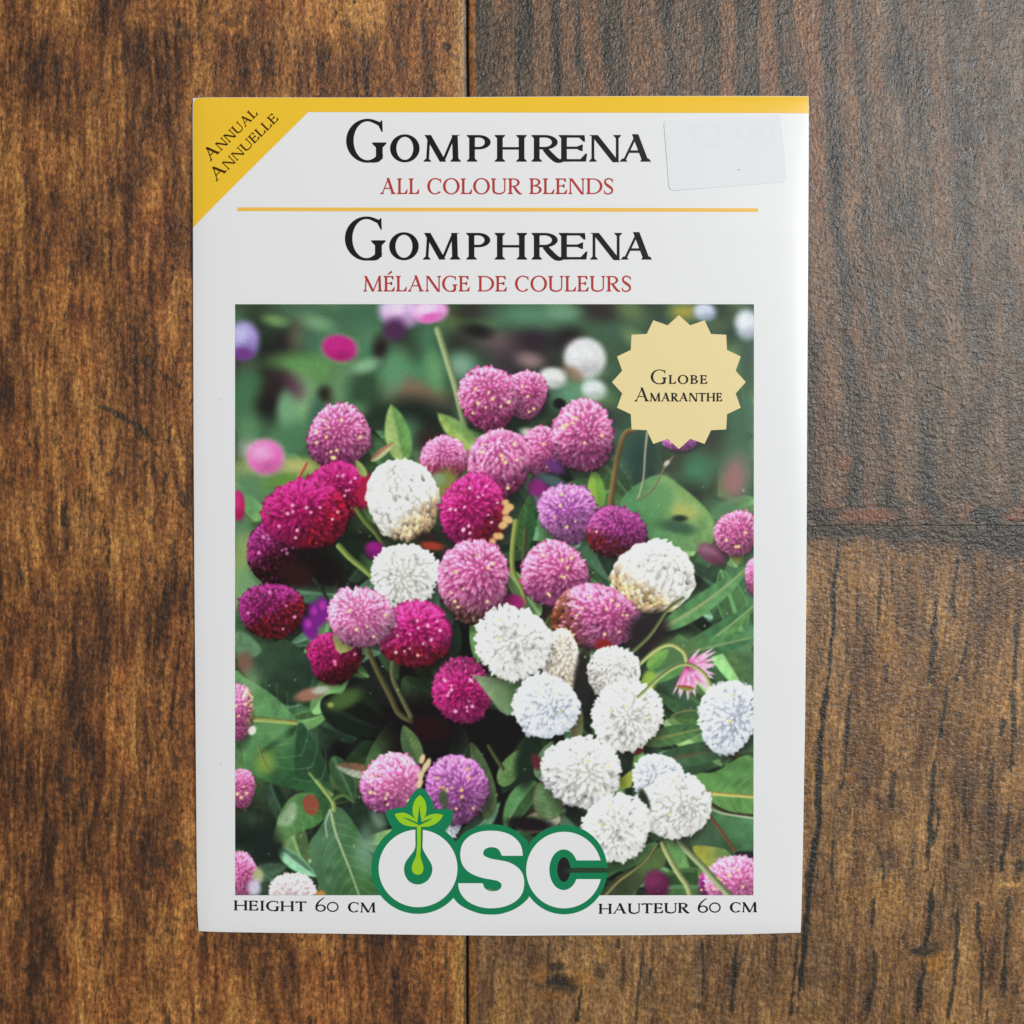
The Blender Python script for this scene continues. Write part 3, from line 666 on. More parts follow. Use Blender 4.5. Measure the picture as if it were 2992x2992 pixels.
    patch(z4(1740, 2250, [(60, 1480), (260, 1240), (520, 1130), (760, 900), (820, 1100), (620, 1250), (400, 1480)]), (60, 70, 48), own=owner('leaf'), seed=66, color2=(78, 104, 60), grad=(90, -80))
    stalk(z4(1740, 2250, [(110, 1470), (260, 1310), (420, 1190), (580, 1060), (720, 860)]), 4, (128, 122, 76), 3)
    softflower(1240, 1670, 24, 28, (96, 36, 72), (126, 52, 96), soft=.3, label='dark magenta blurred flower at the bottom of the printed picture')
    stalk(z4(1740, 2250, [(790, 860), (880, 1050), (990, 1230), (1080, 1360), (1115, 1480)]), 8.5, (140, 150, 96), 8.5, own=owner('stem'), hi=(190, 198, 140))
    stalk(z4(1740, 2250, [(980, 830), (1120, 990), (1280, 1150), (1430, 1320), (1580, 1480)]), 9, (122, 142, 98), 9.5, own=owner('stem'), hi=(180, 190, 150))
    leaf(z4(1740, 2250, (1260, 1330)), z4(1740, 2250, (1220, 1150)), 16, (110, 136, 60), (96, 120, 58), None, own=owner('leaf'))
    flower(1340, 1668, 22, 28, 'purple', 67, dots=1, n=60, label='small purple flower beside the bottom pink one')
    flower(1385, 1664, 50, 50, 'lpink', 68, pole=(.1, .1), dots=9, n=170, contrast=.8, label='pink flower cut off by the bottom right corner of the printed picture')
    stalk(z4(1740, 2250, [(1280, 1150), (1430, 1320), (1580, 1480)]), 9.5, (122, 142, 98), 9.5, hi=(180, 190, 150))
    leaf(d2p((1175, 1476)), d2p((1212, 1450)), 22, (158, 168, 92), (170, 178, 120), None, own=owner('leaf'))
    patch(z4(1740, 2250, [(210, 110), (460, 40), (420, 200), (330, 220)]), (150, 160, 66), own=owner('leaf'), seed=69, smooth=False)
    leaf(z4(1400, 2100, (960, 1150)), z4(1400, 2100, (440, 1260)), 50, (150, 156, 140), (112, 140, 104), None, edge=(140, 60, 56), own=owner('leaf'))
    leaf(z4(1400, 2100, (880, 1170)), z4(1400, 2100, (700, 740)), 66, (92, 124, 84), (78, 112, 72), None, edge=(120, 70, 58), own=owner('leaf'))
    blob(1000, 1555, 46, 14, (28, 24, 26), .1, .4)
    leaf(z4(1400, 2100, (690, 700)), z4(1400, 2100, (860, 260)), 40, (90, 122, 92), (70, 100, 70), None, own=owner('leaf'))
    blob(1012, 1437, 9, 16, (92, 40, 50), -.3, .4)
    flower(1098, 1456, 70, 66, 'white', 71, pole=(.15, -.05), dots=3, fs=1.1, contrast=.75, under=.7, low=(176, 174, 176), lowdir=(-.6, .7), lowat=.25, label='large white flower above the smaller white one near the logo')
    flower(1243, 1472, 48, 48, 'blue', 72, rot=-.2, pole=(-.2, -.1), dots=1, contrast=.6, label='bluish white flower behind the rounder white one')
    flower(1276, 1520, 61, 63, 'white', 73, pole=(.35, -.05), dots=3, fs=1.05, contrast=.6, label='round white flower with a yellowish crown in the lower right')
    blob(1216, 1510, 9, 24, (44, 52, 40), -.35, .4)
    flower(1164, 1562, 61, 60, 'white', 74, pole=(-.05, -.1), dots=2, fs=1.15, contrast=.6, label='white flower touching the letter C of the logo')
    veins(z4(1740, 2250, (1300, 270)), z4(1740, 2250, (1900, 320)), 60, 5, (140, 180, 110))
    # lower left
    ol = owner('leaf', 'green leaf with a reddish brown spot in the printed picture')
    patch(z4(680, 2250, [(800, 265), (650, 350), (540, 540), (490, 720), (440, 840), (385, 892), (560, 838), (780, 722), (960, 660), (1090, 540), (1150, 400), (1000, 280)]), (70, 122, 66), own=ol, seed=81, color2=(96, 142, 84), grad=(-110, 0))
    patch(z4(680, 2250, [(680, 390), (580, 520), (530, 640), (660, 640), (740, 540), (740, 400)]), (156, 182, 150), soft=9, op=.8)
    patch(z4(680, 2250, [(960, 290), (1100, 330), (1150, 400), (1060, 540), (1000, 480)]), (44, 84, 50), soft=6, op=.9)
    blob((680 + 915 / 4) * K, (2250 + 405 / 4) * K, 15, 20, (140, 78, 60), -.25, .12, 1, owner('leaf_spot'))
    ol = owner('leaf', 'big hanging green leaf beside the logo in the printed picture')
    patch(z4(680, 2250, [(1150, 440), (1280, 450), (1410, 610), (1500, 760), (1550, 900), (1640, 1060), (1660, 1300), (1760, 1480), (1110, 1480), (980, 1260), (920, 1050), (900, 850), (990, 720), (1080, 560)]), (74, 116, 84), own=ol, seed=82, color2=(58, 104, 58), grad=(130, 30))
    blob(714, 1535, 14, 30, (128, 164, 140), -.2, .6, .8); blob(690, 1590, 18, 40, (104, 146, 122), .1, .7, .7); blob(690, 1620, 26, 30, (112, 152, 126), 0, .7, .5)
    stalk(z4(680, 2250, [(1150, 470), (1200, 700), (1290, 950), (1370, 1150), (1480, 1460)]), 4.5, (150, 172, 126), 2.5, soft=3)
    veins(z4(680, 2250, (1160, 500)), z4(680, 2250, (1480, 1500)), 80, 7, (120, 162, 128))
    veins(z4(680, 2250, (1120, 440)), z4(680, 2250, (420, 880)), 40, 6, (124, 168, 110))
    stalk(z4(680, 2250, [(1140, 480), (1090, 620), (1110, 780)]), 3, (150, 176, 160), 2, soft=3)
    stalk(z4(680, 2250, [(990, 130), (1090, 260), (1170, 370), (1190, 460)]), 6, (132, 154, 84), 7, own=owner('stem'))
    stalk(z4(680, 2250, [(1180, 330), (1260, 290), (1330, 300), (1410, 360)]), 7, (72, 104, 56), 4, own=owner('stem'))
    blob(500, 1600, 30, 40, (30, 40, 36), .2, .6)
    leaf(z4(680, 2250, (120, 1280)), z4(680, 2250, (640, 1110)), 40, (58, 84, 66), (72, 106, 82), None, own=owner('leaf'), soft=5)
    flower(456, 1652, 30, 42, 'pink', 83, dots=0, contrast=.4, fs=1.2, label='pink flower in the bottom left corner of the printed picture')
    blob(487, 1652, 10, 14, (168, 168, 128), 0, .4); blob(480, 1675, 12, 16, (196, 188, 208), 0, .5)
    flower(553, 1688, 41, 42, 'rose', 84, pole=(-.1, .0), dots=0, contrast=.7, under=.5, low=(222, 150, 186), lowat=-.1, label='pinkish white flower cut off by the bottom of the printed picture')
    blob(605, 1688, 9, 8, (180, 132, 72), 0, .4)
    flower(452, 1342, 24, 55, 'pink', 85, pole=(-.4, 0), dots=3, under=1, low=(216, 170, 140), lowdir=(1, 0), lowat=.3, label='pink flower with pale rim at the left edge over the big leaf')
    blob(476, 1378, 7, 9, (226, 218, 206), .4, .3); blob(462, 1310, 4, 11, (220, 216, 200), .4, .3)
    flower(455, 1487, 25, 38, 'pink', 86, dots=4, label='pink flower at the left edge below the big leaf')
    # heads above the logo
    flower(845, 1545, 26, 38, 'blue', 91, dots=0, contrast=.5, label='bluish white flower hidden behind the logo')
    flower(739, 1479, 55, 57, 'lpink', 92, pole=(.3, .1), dots=7, fs=1.1, under=.6, low=(196, 84, 170), lowdir=(-.4, .8), label='pink flower above the letter O of the logo')
    for k, (x, y) in enumerate([(797, 1432), (802, 1448), (795, 1462), (808, 1440), (792, 1478)]):
        blob(x, y, 5, 10, (214, 190, 150), .3, .4)
    flower(862, 1489, 59, 61, 'lilac', 93, pole=(.2, .05), dots=11, dotcol=(232, 190, 120), fs=1.05, under=.5, low=(148, 60, 140), lowdir=(-.6, .3), label='purple pink flower above the logo sprout')
    blob(838, 1507, 9, 18, (74, 84, 66), -.2, .4)
    blob(1064, 1640, 20, 30, (36, 34, 36), 0, .3); blob(1110, 1643, 44, 8, (40, 66, 50), 0, .3)
    # tiny bright flecks, gentle blur of the press
    rng = np.random.default_rng(77)
    for k in range(140):
        x = rng.uniform(446, 1420); y = rng.uniform(900, 1686)
        blob(x, y, rng.uniform(1.0, 2.4), rng.uniform(1.0, 2.4), np.array((150, 160, 130)) * rng.uniform(.6, 1.3), 0, .5, .7)
    for ax in (0, 1):
        CAN[:] = 0.25 * np.roll(CAN, 1, ax) + 0.5 * CAN + 0.25 * np.roll(CAN, -1, ax)
    CAN[:] = np.clip(CAN, 0, 1)
    CAN[:] = np.clip(CAN * 0.86 + 0.20 * CAN * CAN * (3 - 2 * CAN) - .008, 0, 1)
    # greens print a little duller
    gdom = sstep(0.0, .10, CAN[..., 1] - np.maximum(CAN[..., 0], CAN[..., 2]))[..., None]
    lm = CAN.mean(2, keepdims=True)
    CAN[:] = np.clip(CAN * (1 - gdom) + (lm + (CAN - lm) * .84 + np.array([.020, .014, .0])) * gdom, 0, 1)
    # printing: screen dots, slight grain
    u = GU[None, :]; v = GV[:, None]
    a1, a2 = math.radians(15), math.radians(75)
    p = 2 * math.pi / 7.6
    scr = np.cos((u * math.cos(a1) + v * math.sin(a1)) * p) * np.cos((-u * math.sin(a1) + v * math.cos(a1)) * p)
    lum = CAN.mean(2)
    amp = 0.19 * np.clip(1 - np.abs(lum - 0.42) / 0.5, 0, 1) + 0.012
    CAN[:] = CAN * (1 + (amp * scr)[..., None])
    rng = np.random.default_rng(5)
    CAN[:] = np.clip(CAN * (1 + rng.normal(0, 0.03, CAN.shape[:2])[..., None]), 0, 1)

paint()
# ------------------------------------------------------------------ materials
def principled(name, color, rough=0.5, spec=0.5, coat=0.0):
    m = bpy.data.materials.new(name); m.use_nodes = True
    b = m.node_tree.nodes['Principled BSDF']
    b.inputs['Base Color'].default_value = (*[float(x) for x in color], 1)
    b.inputs['Roughness'].default_value = rough
    b.inputs['Specular IOR Level'].default_value = spec
    b.inputs['Coat Weight'].default_value = coat
    b.inputs['Coat Roughness'].default_value = 0.2
    return m

INK = 1.07            # reflectance of a printed tone relative to how bright it shows in the photograph
PAPER_ROUGH = 0.27

def paper_nodes(m, scale=1500.0, strength=0.03, vary=0.025):
    """fine calendered-paper relief and a little mottling"""
    nt = m.node_tree; N = nt.nodes; L = nt.links
    b = N['Principled BSDF']
    tc = N.new('ShaderNodeTexCoord')
    n1 = N.new('ShaderNodeTexNoise'); n1.inputs['Scale'].default_value = scale; n1.inputs['Detail'].default_value = 3
    L.new(tc.outputs['Object'], n1.inputs['Vector'])
    bp = N.new('ShaderNodeBump'); bp.inputs['Strength'].default_value = strength; bp.inputs['Distance'].default_value = 0.00005
    L.new(n1.outputs['Fac'], bp.inputs['Height'])
    L.new(bp.outputs['Normal'], b.inputs['Normal'])
    return tc, n1

def ink(name, r, g, b_, rough=PAPER_ROUGH):
    m = principled(name, np.clip(lin(rgb(r, g, b_)) * INK, 0, 0.9), rough, 0.28)
    paper_nodes(m)
    return m

M_PAPER = principled('coated_white_paper', (0.83, 0.83, 0.825), PAPER_ROUGH, 0.30)
tc, n1 = paper_nodes(M_PAPER)
M_YELLOW = ink('yellow_ink', 240, 191, 50)
M_LINE = ink('orange_line_ink', 240, 188, 84)
M_BLACK = ink('black_ink', 26, 22, 24)
M_BROWN = ink('black_ink_on_yellow', 62, 36, 8)
M_RED = ink('red_ink', 176, 56, 52)
M_BADGE = ink('cream_badge_ink', 232, 212, 156)
M_GREEN = ink('green_logo_ink', 18, 124, 80)
M_LIME = ink('lime_logo_ink', 152, 200, 36)
M_LOGOWHITE = principled('logo_white', (0.825, 0.825, 0.82), PAPER_ROUGH, 0.30)
M_STICK = principled('sticker_paper', (0.79, 0.795, 0.825), 0.5, 0.35)
M_PRICE = principled('faded_price_ink', (0.765, 0.778, 0.812), 0.5, 0.35)
M_SPECK = principled('speck_of_dirt', (0.40, 0.39, 0.38), 0.7, 0.2)

def print_material():
    m = principled('printed_picture_ink', (0.5, 0.5, 0.5), PAPER_ROUGH + 0.02, 0.28)
    paper_nodes(m)
    nt = m.node_tree
    at = nt.nodes.new('ShaderNodeAttribute'); at.attribute_name = 'Col'
    nt.links.new(at.outputs['Color'], nt.nodes['Principled BSDF'].inputs['Base Color'])
    return m
M_PRINT = print_material()

# ------------------------------------------------------------------ scene objects
def empty(name, loc=(0, 0, 0)):
    o = bpy.data.objects.new(name, None); COL.objects.link(o); o.location = loc
    o.empty_display_size = 0.01
    return o

def new_obj(name, me, mat, parent=None, label=None):
    o = bpy.data.objects.new(name, me); COL.objects.link(o)
    me.materials.append(mat)
    if parent is not None: o.parent = parent
    if label: o['label'] = label
    return o

packet = empty('seed_packet')
packet['label'] = 'white paper seed packet printed with globe amaranth flowers, lying on the wooden boards'
packet['category'] = 'seed packet'

# ---- shape of the packet
VT = np.array([280, 700, 1200, 1700, 2100, 2450, 2640, 2732.0])
LE = np.array([560.5, 562.0, 563.5, 566.5, 569.5, 572.0, 574.0, 577.5])
RE = np.array([2364.0, 2363.0, 2360.0, 2357.0, 2353.0, 2347.0, 2343.0, 2341.0])
def left_edge(v): return np.interp(v, VT, LE)
def right_edge(v): return np.interp(v, VT, RE)
def top_edge(u): return 283.0 - 3.0 * (u - 560) / 1800 + 1.5 * np.sin((u - 560) / 1800 * 6.0)
def bot_edge(u): return np.interp(u, [577, 1000, 1500, 1900, 2200, 2341], [2725, 2731, 2737, 2736, 2733, 2728])

def zface(u, v):
    """height of the packet's face (m): a slightly bulging envelope whose folded edges dip"""
    u = np.asarray(u, float); v = np.asarray(v, float)
    dl = (u - left_edge(v)) * S * 1e3
    dr = (right_edge(v) - u) * S * 1e3
    dt = (v - 282) * S * 1e3
    db = (2732 - v) * S * 1e3
    fade = 1 - 0.7 * np.clip((v - 1150) / 900.0, 0, 1)
    tops = np.clip((v - 250) / 450.0, 0.25, 1.0)
    z = 0.88 + 0.10 * np.sin(np.clip((u - 560) / 1800, 0, 1) * math.pi) * np.sin(np.clip((v - 280) / 2450, 0, 1) * math.pi)
    z = z - 0.26 * fade * tops * np.exp(-np.maximum(dr, 0) / 1.25)
    z = z - (0.20 + .26 * vnoise(v / 500.0, 0 * v + .5, 95)) * np.exp(-np.maximum(dl, 0) / 1.5)
    z = z - 0.16 * np.exp(-np.maximum(dt, 0) / 1.1)
    z = z - (0.20 + .34 * vnoise(u / 420.0, 0 * u + .5, 96)) * np.exp(-np.maximum(db, 0) / 1.6)
    # the paper is not dead flat
    z = z + 0.030 * (vnoise(u / 420.0 + 3.1, v / 420.0 + 1.7, 91) - 0.5) + 0.022 * (vnoise(u / 150.0, v / 190.0, 92) - 0.5)
    # the top flap was folded over: a soft ridge runs across below it, and a faint crease slants near the corner
    z = z + 0.016 * np.exp(-((v - 655.0 - .01 * u) / 16.0) ** 2) - 0.014 * np.exp(-(((u - 2200) * .35 + (v - 1400)) / 14.0) ** 2) * np.exp(-((u - 2330) / 90.0) ** 2)
    return np.maximum(z, 0.12) * 1e-3

def mesh_from(name, co, faces):
    me = bpy.data.meshes.new(name)
    me.from_pydata([tuple(map(float, c)) for c in co], [], [list(map(int, f)) for f in faces])
    me.update()
    return me

def packet_body():
    na, nb = 150, 170
    def dens(n):      # denser towards both ends
        t = np.linspace(0, 1, n)
        return 0.5 - 0.5 * np.cos(t * math.pi) * (0.55 + 0.45 * np.abs(np.cos(t * math.pi)))
    A = dens(na); A = (A - A[0]) / (A[-1] - A[0]); B = dens(nb); B = (B - B[0]) / (B[-1] - B[0])
    uu = 560 + A * 1800
    top = []; bot = []
    for b in B:
        vv = top_edge(uu) * (1 - b) + bot_edge(uu) * b
        lo, hi = left_edge(vv), right_edge(vv)
        u = lo + (hi - lo) * A
        # tiny roundings of the corners
        z = zface(u, vv)
        top.append(np.stack([WX(u), WY(vv), z], 1))
        bot.append(np.stack([WX(u), WY(vv), np.minimum(z - 0.00008, 0.00002 + 0 * z)], 1))
    T = np.concatenate(top); Bt = np.concatenate(bot)
    idx = np.arange(na * nb).reshape(nb, na)
    f = []
    q = np.stack([idx[:-1, :-1], idx[1:, :-1], idx[1:, 1:], idx[:-1, 1:]], -1).reshape(-1, 4)
    off = na * nb
    f += q.tolist()
    f += (q[:, ::-1] + off).tolist()
    ring = list(idx[0, :]) + list(idx[1:, -1]) + list(idx[-1, ::-1][1:]) + list(idx[1:-1, 0][::-1])
    for k in range(len(ring)):
        a, b = ring[k], ring[(k + 1) % len(ring)]
        f.append([a, b, b + off, a + off])
    me = mesh_from('envelope', np.concatenate([T, Bt]), f)
    sm = np.zeros(len(me.polygons), bool); sm[:len(q)] = True
    me.polygons.foreach_set('use_smooth', sm)
    return new_obj('envelope', me, M_PAPER, packet)
packet_body()

# ---- flat printed shapes: union of polygons, laid on the face
LAYER = 0.000016
def cdt_union(polys, eps=1e-4):
    verts = []; faces = []
    for P in polys:
        P = [tuple(p) for p in P]
        a = sum(P[i][0] * P[(i + 1) % len(P)][1] - P[(i + 1) % len(P)][0] * P[i][1] for i in range(len(P)))
        if abs(a) < 1e-6: continue
        if a < 0: P = P[::-1]
        base = len(verts); verts += [Vector(p) for p in P]
        faces.append(list(range(base, base + len(P))))
    vc, _, fc, _, _, of = delaunay_2d_cdt(verts, [], faces, 0, eps, True)
    return np.array([(v.x, v.y) for v in vc]), [f for f, o in zip(fc, of) if o]

def flat(name, polys, mat, layer, parent, label=None, lift=None):
    """polys: lists of (u, v) photograph pixels"""
    co, faces = cdt_union(polys)
    z = zface(co[:, 0], co[:, 1]) + LAYER * layer
    if lift is not None: z = z + lift(co[:, 0])
    co3 = np.stack([WX(co[:, 0]), WY(co[:, 1]), z], 1)
    fixed = []
    for f in faces:
        a = co3[f[1], :2] - co3[f[0], :2]; b = co3[f[2], :2] - co3[f[0], :2]
        fixed.append(f if a[0] * b[1] - a[1] * b[0] > 0 else f[::-1])
    return new_obj(name, mesh_from(name, co3, fixed), mat, parent, label)

def strip_grid(P4, nu, nv, fl=None):
    """a four-cornered patch cut in small quads so that it follows the paper"""
    P = np.asarray(P4, float)
    out = []
    for i in range(nu):
        for j in range(nv):
            q = []
            for a, b in ((i, j), (i + 1, j), (i + 1, j + 1), (i, j + 1)):
                s, t = a / nu, b / nv
                q.append(tuple((P[0] * (1 - s) + P[1] * s) * (1 - t) + (P[3] * (1 - s) + P[2] * s) * t))
            out.append(q)
    return out

# ---- yellow border and corner
def yellow_border():
    polys = []
    us = np.unique(np.concatenate([562.2 + np.array([0, 2, 5, 9, 14, 20, 27, 35, 45, 56, 70, 86]), np.linspace(670, 901, 18), np.linspace(901, 2250, 50), np.linspace(2250, 2363, 42)]))
    def low(u):
        if u < 901: return 327.0 + (901 - u) * (665 - 327) / (901 - 561.5)
        return 327.0 + 3.4 * (u - 901) / 1460
    cuts = np.array([0, 2, 4.5, 8, 12, 17, 24, 32, 45, 65, 90, 120, 160, 200, 250, 300, 350])
    for a, b in zip(us[:-1], us[1:]):
        ta, tb = top_edge(a) + 1.0, top_edge(b) + 1.0
        la, lb = low(a), low(b)
        ha, hb = la - ta, lb - tb
        ts = np.append(cuts[cuts < max(ha, hb) - 2] / max(ha, hb), 1.0)
        for t0, t1 in zip(ts[:-1], ts[1:]):
            polys.append([(a, ta + ha * t0), (b, tb + hb * t0), (b, tb + hb * t1), (a, ta + ha * t1)])
    return flat('yellow_border', polys, M_YELLOW, 1.5, packet, 'yellow corner triangle and strip along the top of the packet')
border = yellow_border()
flat('worn_corner', [[(561.5, 284.5), (575, 284.5), (566, 291), (561.7, 302)]], M_PAPER, 3.0, border, 'white worn corner tip')
flat('dividing_line', strip_grid([(693, 606), (2215, 608.5), (2215, 619), (693, 617)], 90, 1), M_LINE, 1, packet)

# ------------------------------------------------------------------ a roman capital alphabet, drawn as outlines
def ell(cx, cy, rx, ry, a): return (cx + rx * math.cos(math.radians(a)), cy + ry * math.sin(math.radians(a)))

def ring(cx, cy, rx, ry, T, t, a0=0, a1=360, tilt=0.0, n=36):
    """a bowl: thick at the sides, thin at top and bottom; tilt shifts the stress"""
    out = []
    ix, iy = max(rx - T, 0.01), max(ry - t, 0.01)
    for k in range(n):
        b0 = a0 + (a1 - a0) * k / n; b1 = a0 + (a1 - a0) * (k + 1) / n
        out.append([ell(cx, cy, rx, ry, b0), ell(cx, cy, rx, ry, b1), ell(cx, cy, ix, iy, b1 + tilt), ell(cx, cy, ix, iy, b0 + tilt)])
    return out

def brush(pts, n=6):
    """pts: (x, y, width) -> quads"""
    P = catmull(pts, n)
    out = []; prev = None
    for k in range(len(P)):
        d = P[min(k + 1, len(P) - 1)] - P[max(k - 1, 0)]
        L = math.hypot(d[0], d[1]) + 1e-9
        nx, ny = -d[1] / L, d[0] / L
        w = P[k][2] / 2
        cur = ((P[k][0] + nx * w, P[k][1] + ny * w), (P[k][0] - nx * w, P[k][1] - ny * w))
        if prev: out.append([prev[0], prev[1], cur[1], cur[0]])
        prev = cur
    return out

def box(x0, y0, x1, y1): return [(x0, y0), (x1, y0), (x1, y1), (x0, y1)]

def serif(xc, w, y, up, ext, th=0.055):
    """bracketed slab under (up=+1) or over (up=-1) a stem of width w centred at xc"""
    h = w / 2
    return [[(xc - h - ext, y), (xc + h + ext, y), (xc + h + ext, y + up * th * .55), (xc + h, y + up * th * 2.2), (xc - h, y + up * th * 2.2), (xc - h - ext, y + up * th * .55)]]

def stem(x, w, y0, y1, ext, bot=True, top=True):
    o = [box(x, y0, x + w, y1)]
    if bot: o += serif(x + w / 2, w, y0, 1, ext)
    if top: o += serif(x + w / 2, w, y1, -1, ext)
    return o

def diag(x0, y0, x1, y1, w): return [[(x0, y0), (x0 + w, y0), (x1 + w, y1), (x1, y1)]]

def arm(x0, x1, y, t, drop, up):
    """thin arm with a flaring end: up=+1 the beak rises, -1 it hangs, 0 both"""
    o = [box(x0, y - t / 2, x1, y + t / 2)]
    if up >= 0: o.append([(x1 - t * 2.2, y + t / 2 - .001), (x1, y - t / 2), (x1 + drop * .18, y + drop), (x1 + drop * .18 - t * .7, y + drop)])
    if up <= 0: o.append([(x1 - t * 2.2, y - t / 2 + .001), (x1, y + t / 2), (x1 + drop * .10, y - drop), (x1 + drop * .10 - t * .7, y - drop)])
    return o

NATW = {'A': .80, 'B': .60, 'C': .70, 'D': .78, 'E': .56, 'G': .76, 'H': .80, 'I': .34, 'L': .55, 'M': .96, 'N': .80, 'O': .80, 'P': .58,
        'R': .68, 'S': .48, 'T': .66, 'U': .76, '\u00c9': .56, '6': .55, '0': .62, ' ': .32, '$': .50, '2': .55, '9': .55, '.': .22}

def glyph(ch, w, T, t):
    """outline quads of one capital: height 1, total width w, thick stroke T, thin stroke t"""
    e = min(0.09, T * 0.62)
    o = []
    if ch == 'I':
        o += stem(w / 2 - T / 2, T, 0, 1, e)
    elif ch == 'L':
        o += stem(e, T, 0, 1, e); o += arm(e + T / 2, w - .04, t / 2 + .004, t, .26, 1)
    elif ch in 'E\u00c9':
        o += stem(e, T, 0, 1, e)
        o += arm(e + T / 2, w - .04, t / 2 + .004, t, .25, 1); o += arm(e + T / 2, w - .09, 1 - t / 2 - .004, t, .20, -1)
        o += arm(e + T / 2, w - .17, .52, t, .12, 0)
        if ch == '\u00c9': o += brush([(w * .38, 1.08, t * 1.0), (w * .58, 1.20, t * 1.5), (w * .74, 1.29, t * 2.0)])
    elif ch == 'H':
        o += stem(e, T, 0, 1, e); o += stem(w - e - T, T, 0, 1, e); o += [box(e + T / 2, .5 - t / 2, w - e - T / 2, .5 + t / 2)]
    elif ch == 'T':
        o += stem(w / 2 - T / 2, T, 0, 1, e, top=False); o += [box(.03, 1 - t * 1.15, w - .03, 1)]
        for s in (-1, 1):
            x = .03 if s < 0 else w - .03
            o.append([(x, 1), (x - s * t * 2.4, 1 - t), (x - s * t * .4, .80), (x + s * .012, .80)])
    elif ch == 'A':
        ap = w * .49
        o += diag(e * .6 + .02, 0, ap - t * .3, .97, t * 1.05); o += diag(w - e - T * 1.12, 0, ap - T * .62, 1.03, T * 1.12)
        o += [box(w * .25, .33, w * .72, .33 + t)]
        o += serif(e * .6 + .02 + t / 2, t * 1.05, 0, 1, e * .95); o += serif(w - e - T * .56, T * 1.12, 0, 1, e * .8)
    elif ch == 'M':
        o += diag(e + .01, 0, e + .07, 1, t * 1.1); o += diag(w * .49 - T * .35, 0, e + .05 - t, 1, T * 1.12)
        o += diag(w * .49 - t * .1, 0, w - e - T * 1.0, 1, t * 1.15); o += diag(w - e - T, 0, w - e - T - .03, 1, T)
        o += serif(e + .01 + t / 2, t, 0, 1, e * 1.05); o += serif(w - e - T / 2, T, 0, 1, e)
        o += [[(e - .05, 1), (e + .14, 1), (e + .14, .96), (e - .05, .98)], [(w - e - T - .04, 1), (w - e + .05, 1), (w - e + .05, .98), (w - e - T - .04, .96)]]
    elif ch == 'N':
        o += stem(e + .01, t * 1.1, 0, 1, e, top=False); o += stem(w - e - t * 1.1, t * 1.1, 0, 1, e, bot=False)
        o += diag(w - e - T * 1.05, -.02, e - T * .05, 1, T * 1.2)
        o += [[(e - .07, 1), (e + .10, 1), (e + .10, .95), (e - .07, .98)]]
    elif ch == 'O':
        o += ring(w / 2, .5, w / 2, .525, T * 1.1, t, tilt=9, n=44)
    elif ch == '0':
        o += ring(w / 2, .5, w / 2, .51, T * .62, T * .55, tilt=0, n=40)
    elif ch in 'CG':
        o += ring(w * .53, .5, w * .53, .525, T * 1.1, t, 66, 312 if ch == 'C' else 318, tilt=6, n=40)
        po = ell(w * .53, .5, w * .53, .525, 66); pi = ell(w * .53, .5, w * .53 - T * 1.1, .525 - t, 72)
        be = w * (.93 if ch == 'C' else .90)
        o.append([pi, (be - T * .62, .865), (be - t * .35, .71), (be + t * .1, .71), (be - t * .05, .985), (be - t * .5, .985), (be - t * .9, .945), po])
        if ch == 'G':
            o += [box(w - e - T, .06, w - e, .44)]; o += serif(w - e - T / 2, T, .46, -1, e)
            o += brush([(w * .62, .005, t), (w * .78, .03, t * 1.3), (w - e - T * .3, .10, t * 1.3)], 5)
        else:
            o += brush([ell(w * .53, .5, w * .53 - .02, .525 - t * .5, 300) + (t * 1.3,), ell(w * .53, .5, w * .53 - .01, .525 - t * .3, 316) + (t * .9,)], 4)
    elif ch == 'D':
        o += stem(e, T, 0, 1, e)
        cx = e + T
        o += [box(e, 0, w * .45, t), box(e, 1 - t, w * .45, 1)]
        o += ring(w * .42, .5, w * .58, .5, T * 1.1, t, -92, 92, n=26)
    elif ch in 'PR':
        o += stem(e, T, 0, 1, e)
        r = .27
        bx = w * (.50 if ch == 'P' else .42)
        o += [box(e + T / 2, 1 - t, bx, 1), box(e + T / 2, 1 - 2 * r, bx, 1 - 2 * r + t)]
        o += ring(bx, 1 - r, (w if ch == 'P' else w * .84) - bx, r, T * 1.02, t, -92, 92, n=20)
        if ch == 'R': o += brush([(w * .42, .50, T * .9), (w * .60, .26, T * 1.02), (w * .80, .06, T * .9), (w * 1.0, .012, t * .8)], 6)
    elif ch == 'B':
        o += stem(e, T, 0, 1, e)
        r1, r2 = .24, .275
        o += [box(e + T / 2, 1 - t, w * .44, 1), box(e + T / 2, .52 - t / 2, w * .50, .52 + t / 2), box(e + T / 2, 0, w * .46, t)]
        o += ring(w * .42, 1 - r1, w * .48, r1 + .005, T * 1.0, t, -92, 92, n=18)
        o += ring(w * .44, r2, w * .56, r2 + .005, T * 1.08, t, -92, 92, n=18)
    elif ch == 'U':
        xr = w - e - t * 1.1
        o += stem(e, T, .34, 1, e, bot=False); o += stem(xr, t * 1.1, .34, 1, e, bot=False)
        o += brush([(e + T / 2, .38, T), (e + T * .56, .24, T), (e + T * .95, .10, T * .8), (w * .52, .022, t * 1.3), (xr - T * .3, .10, t * 1.25), (xr + t * .5, .24, t * 1.1), (xr + t * .55, .38, t * 1.1)], 7)
    elif ch == 'S':
        o += brush([(w * .90, .80, t * .9), (w * .76, .93, t * 1.2), (w * .46, .985, t * 1.2), (w * .17, .86, T * .75), (w * .22, .66, T * .95), (w * .52, .50, T * 1.15), (w * .83, .33, T * .95), (w * .82, .12, T * .75), (w * .50, .015, t * 1.2), (w * .20, .05, t * 1.2), (w * .07, .20, t * .9)], 6)
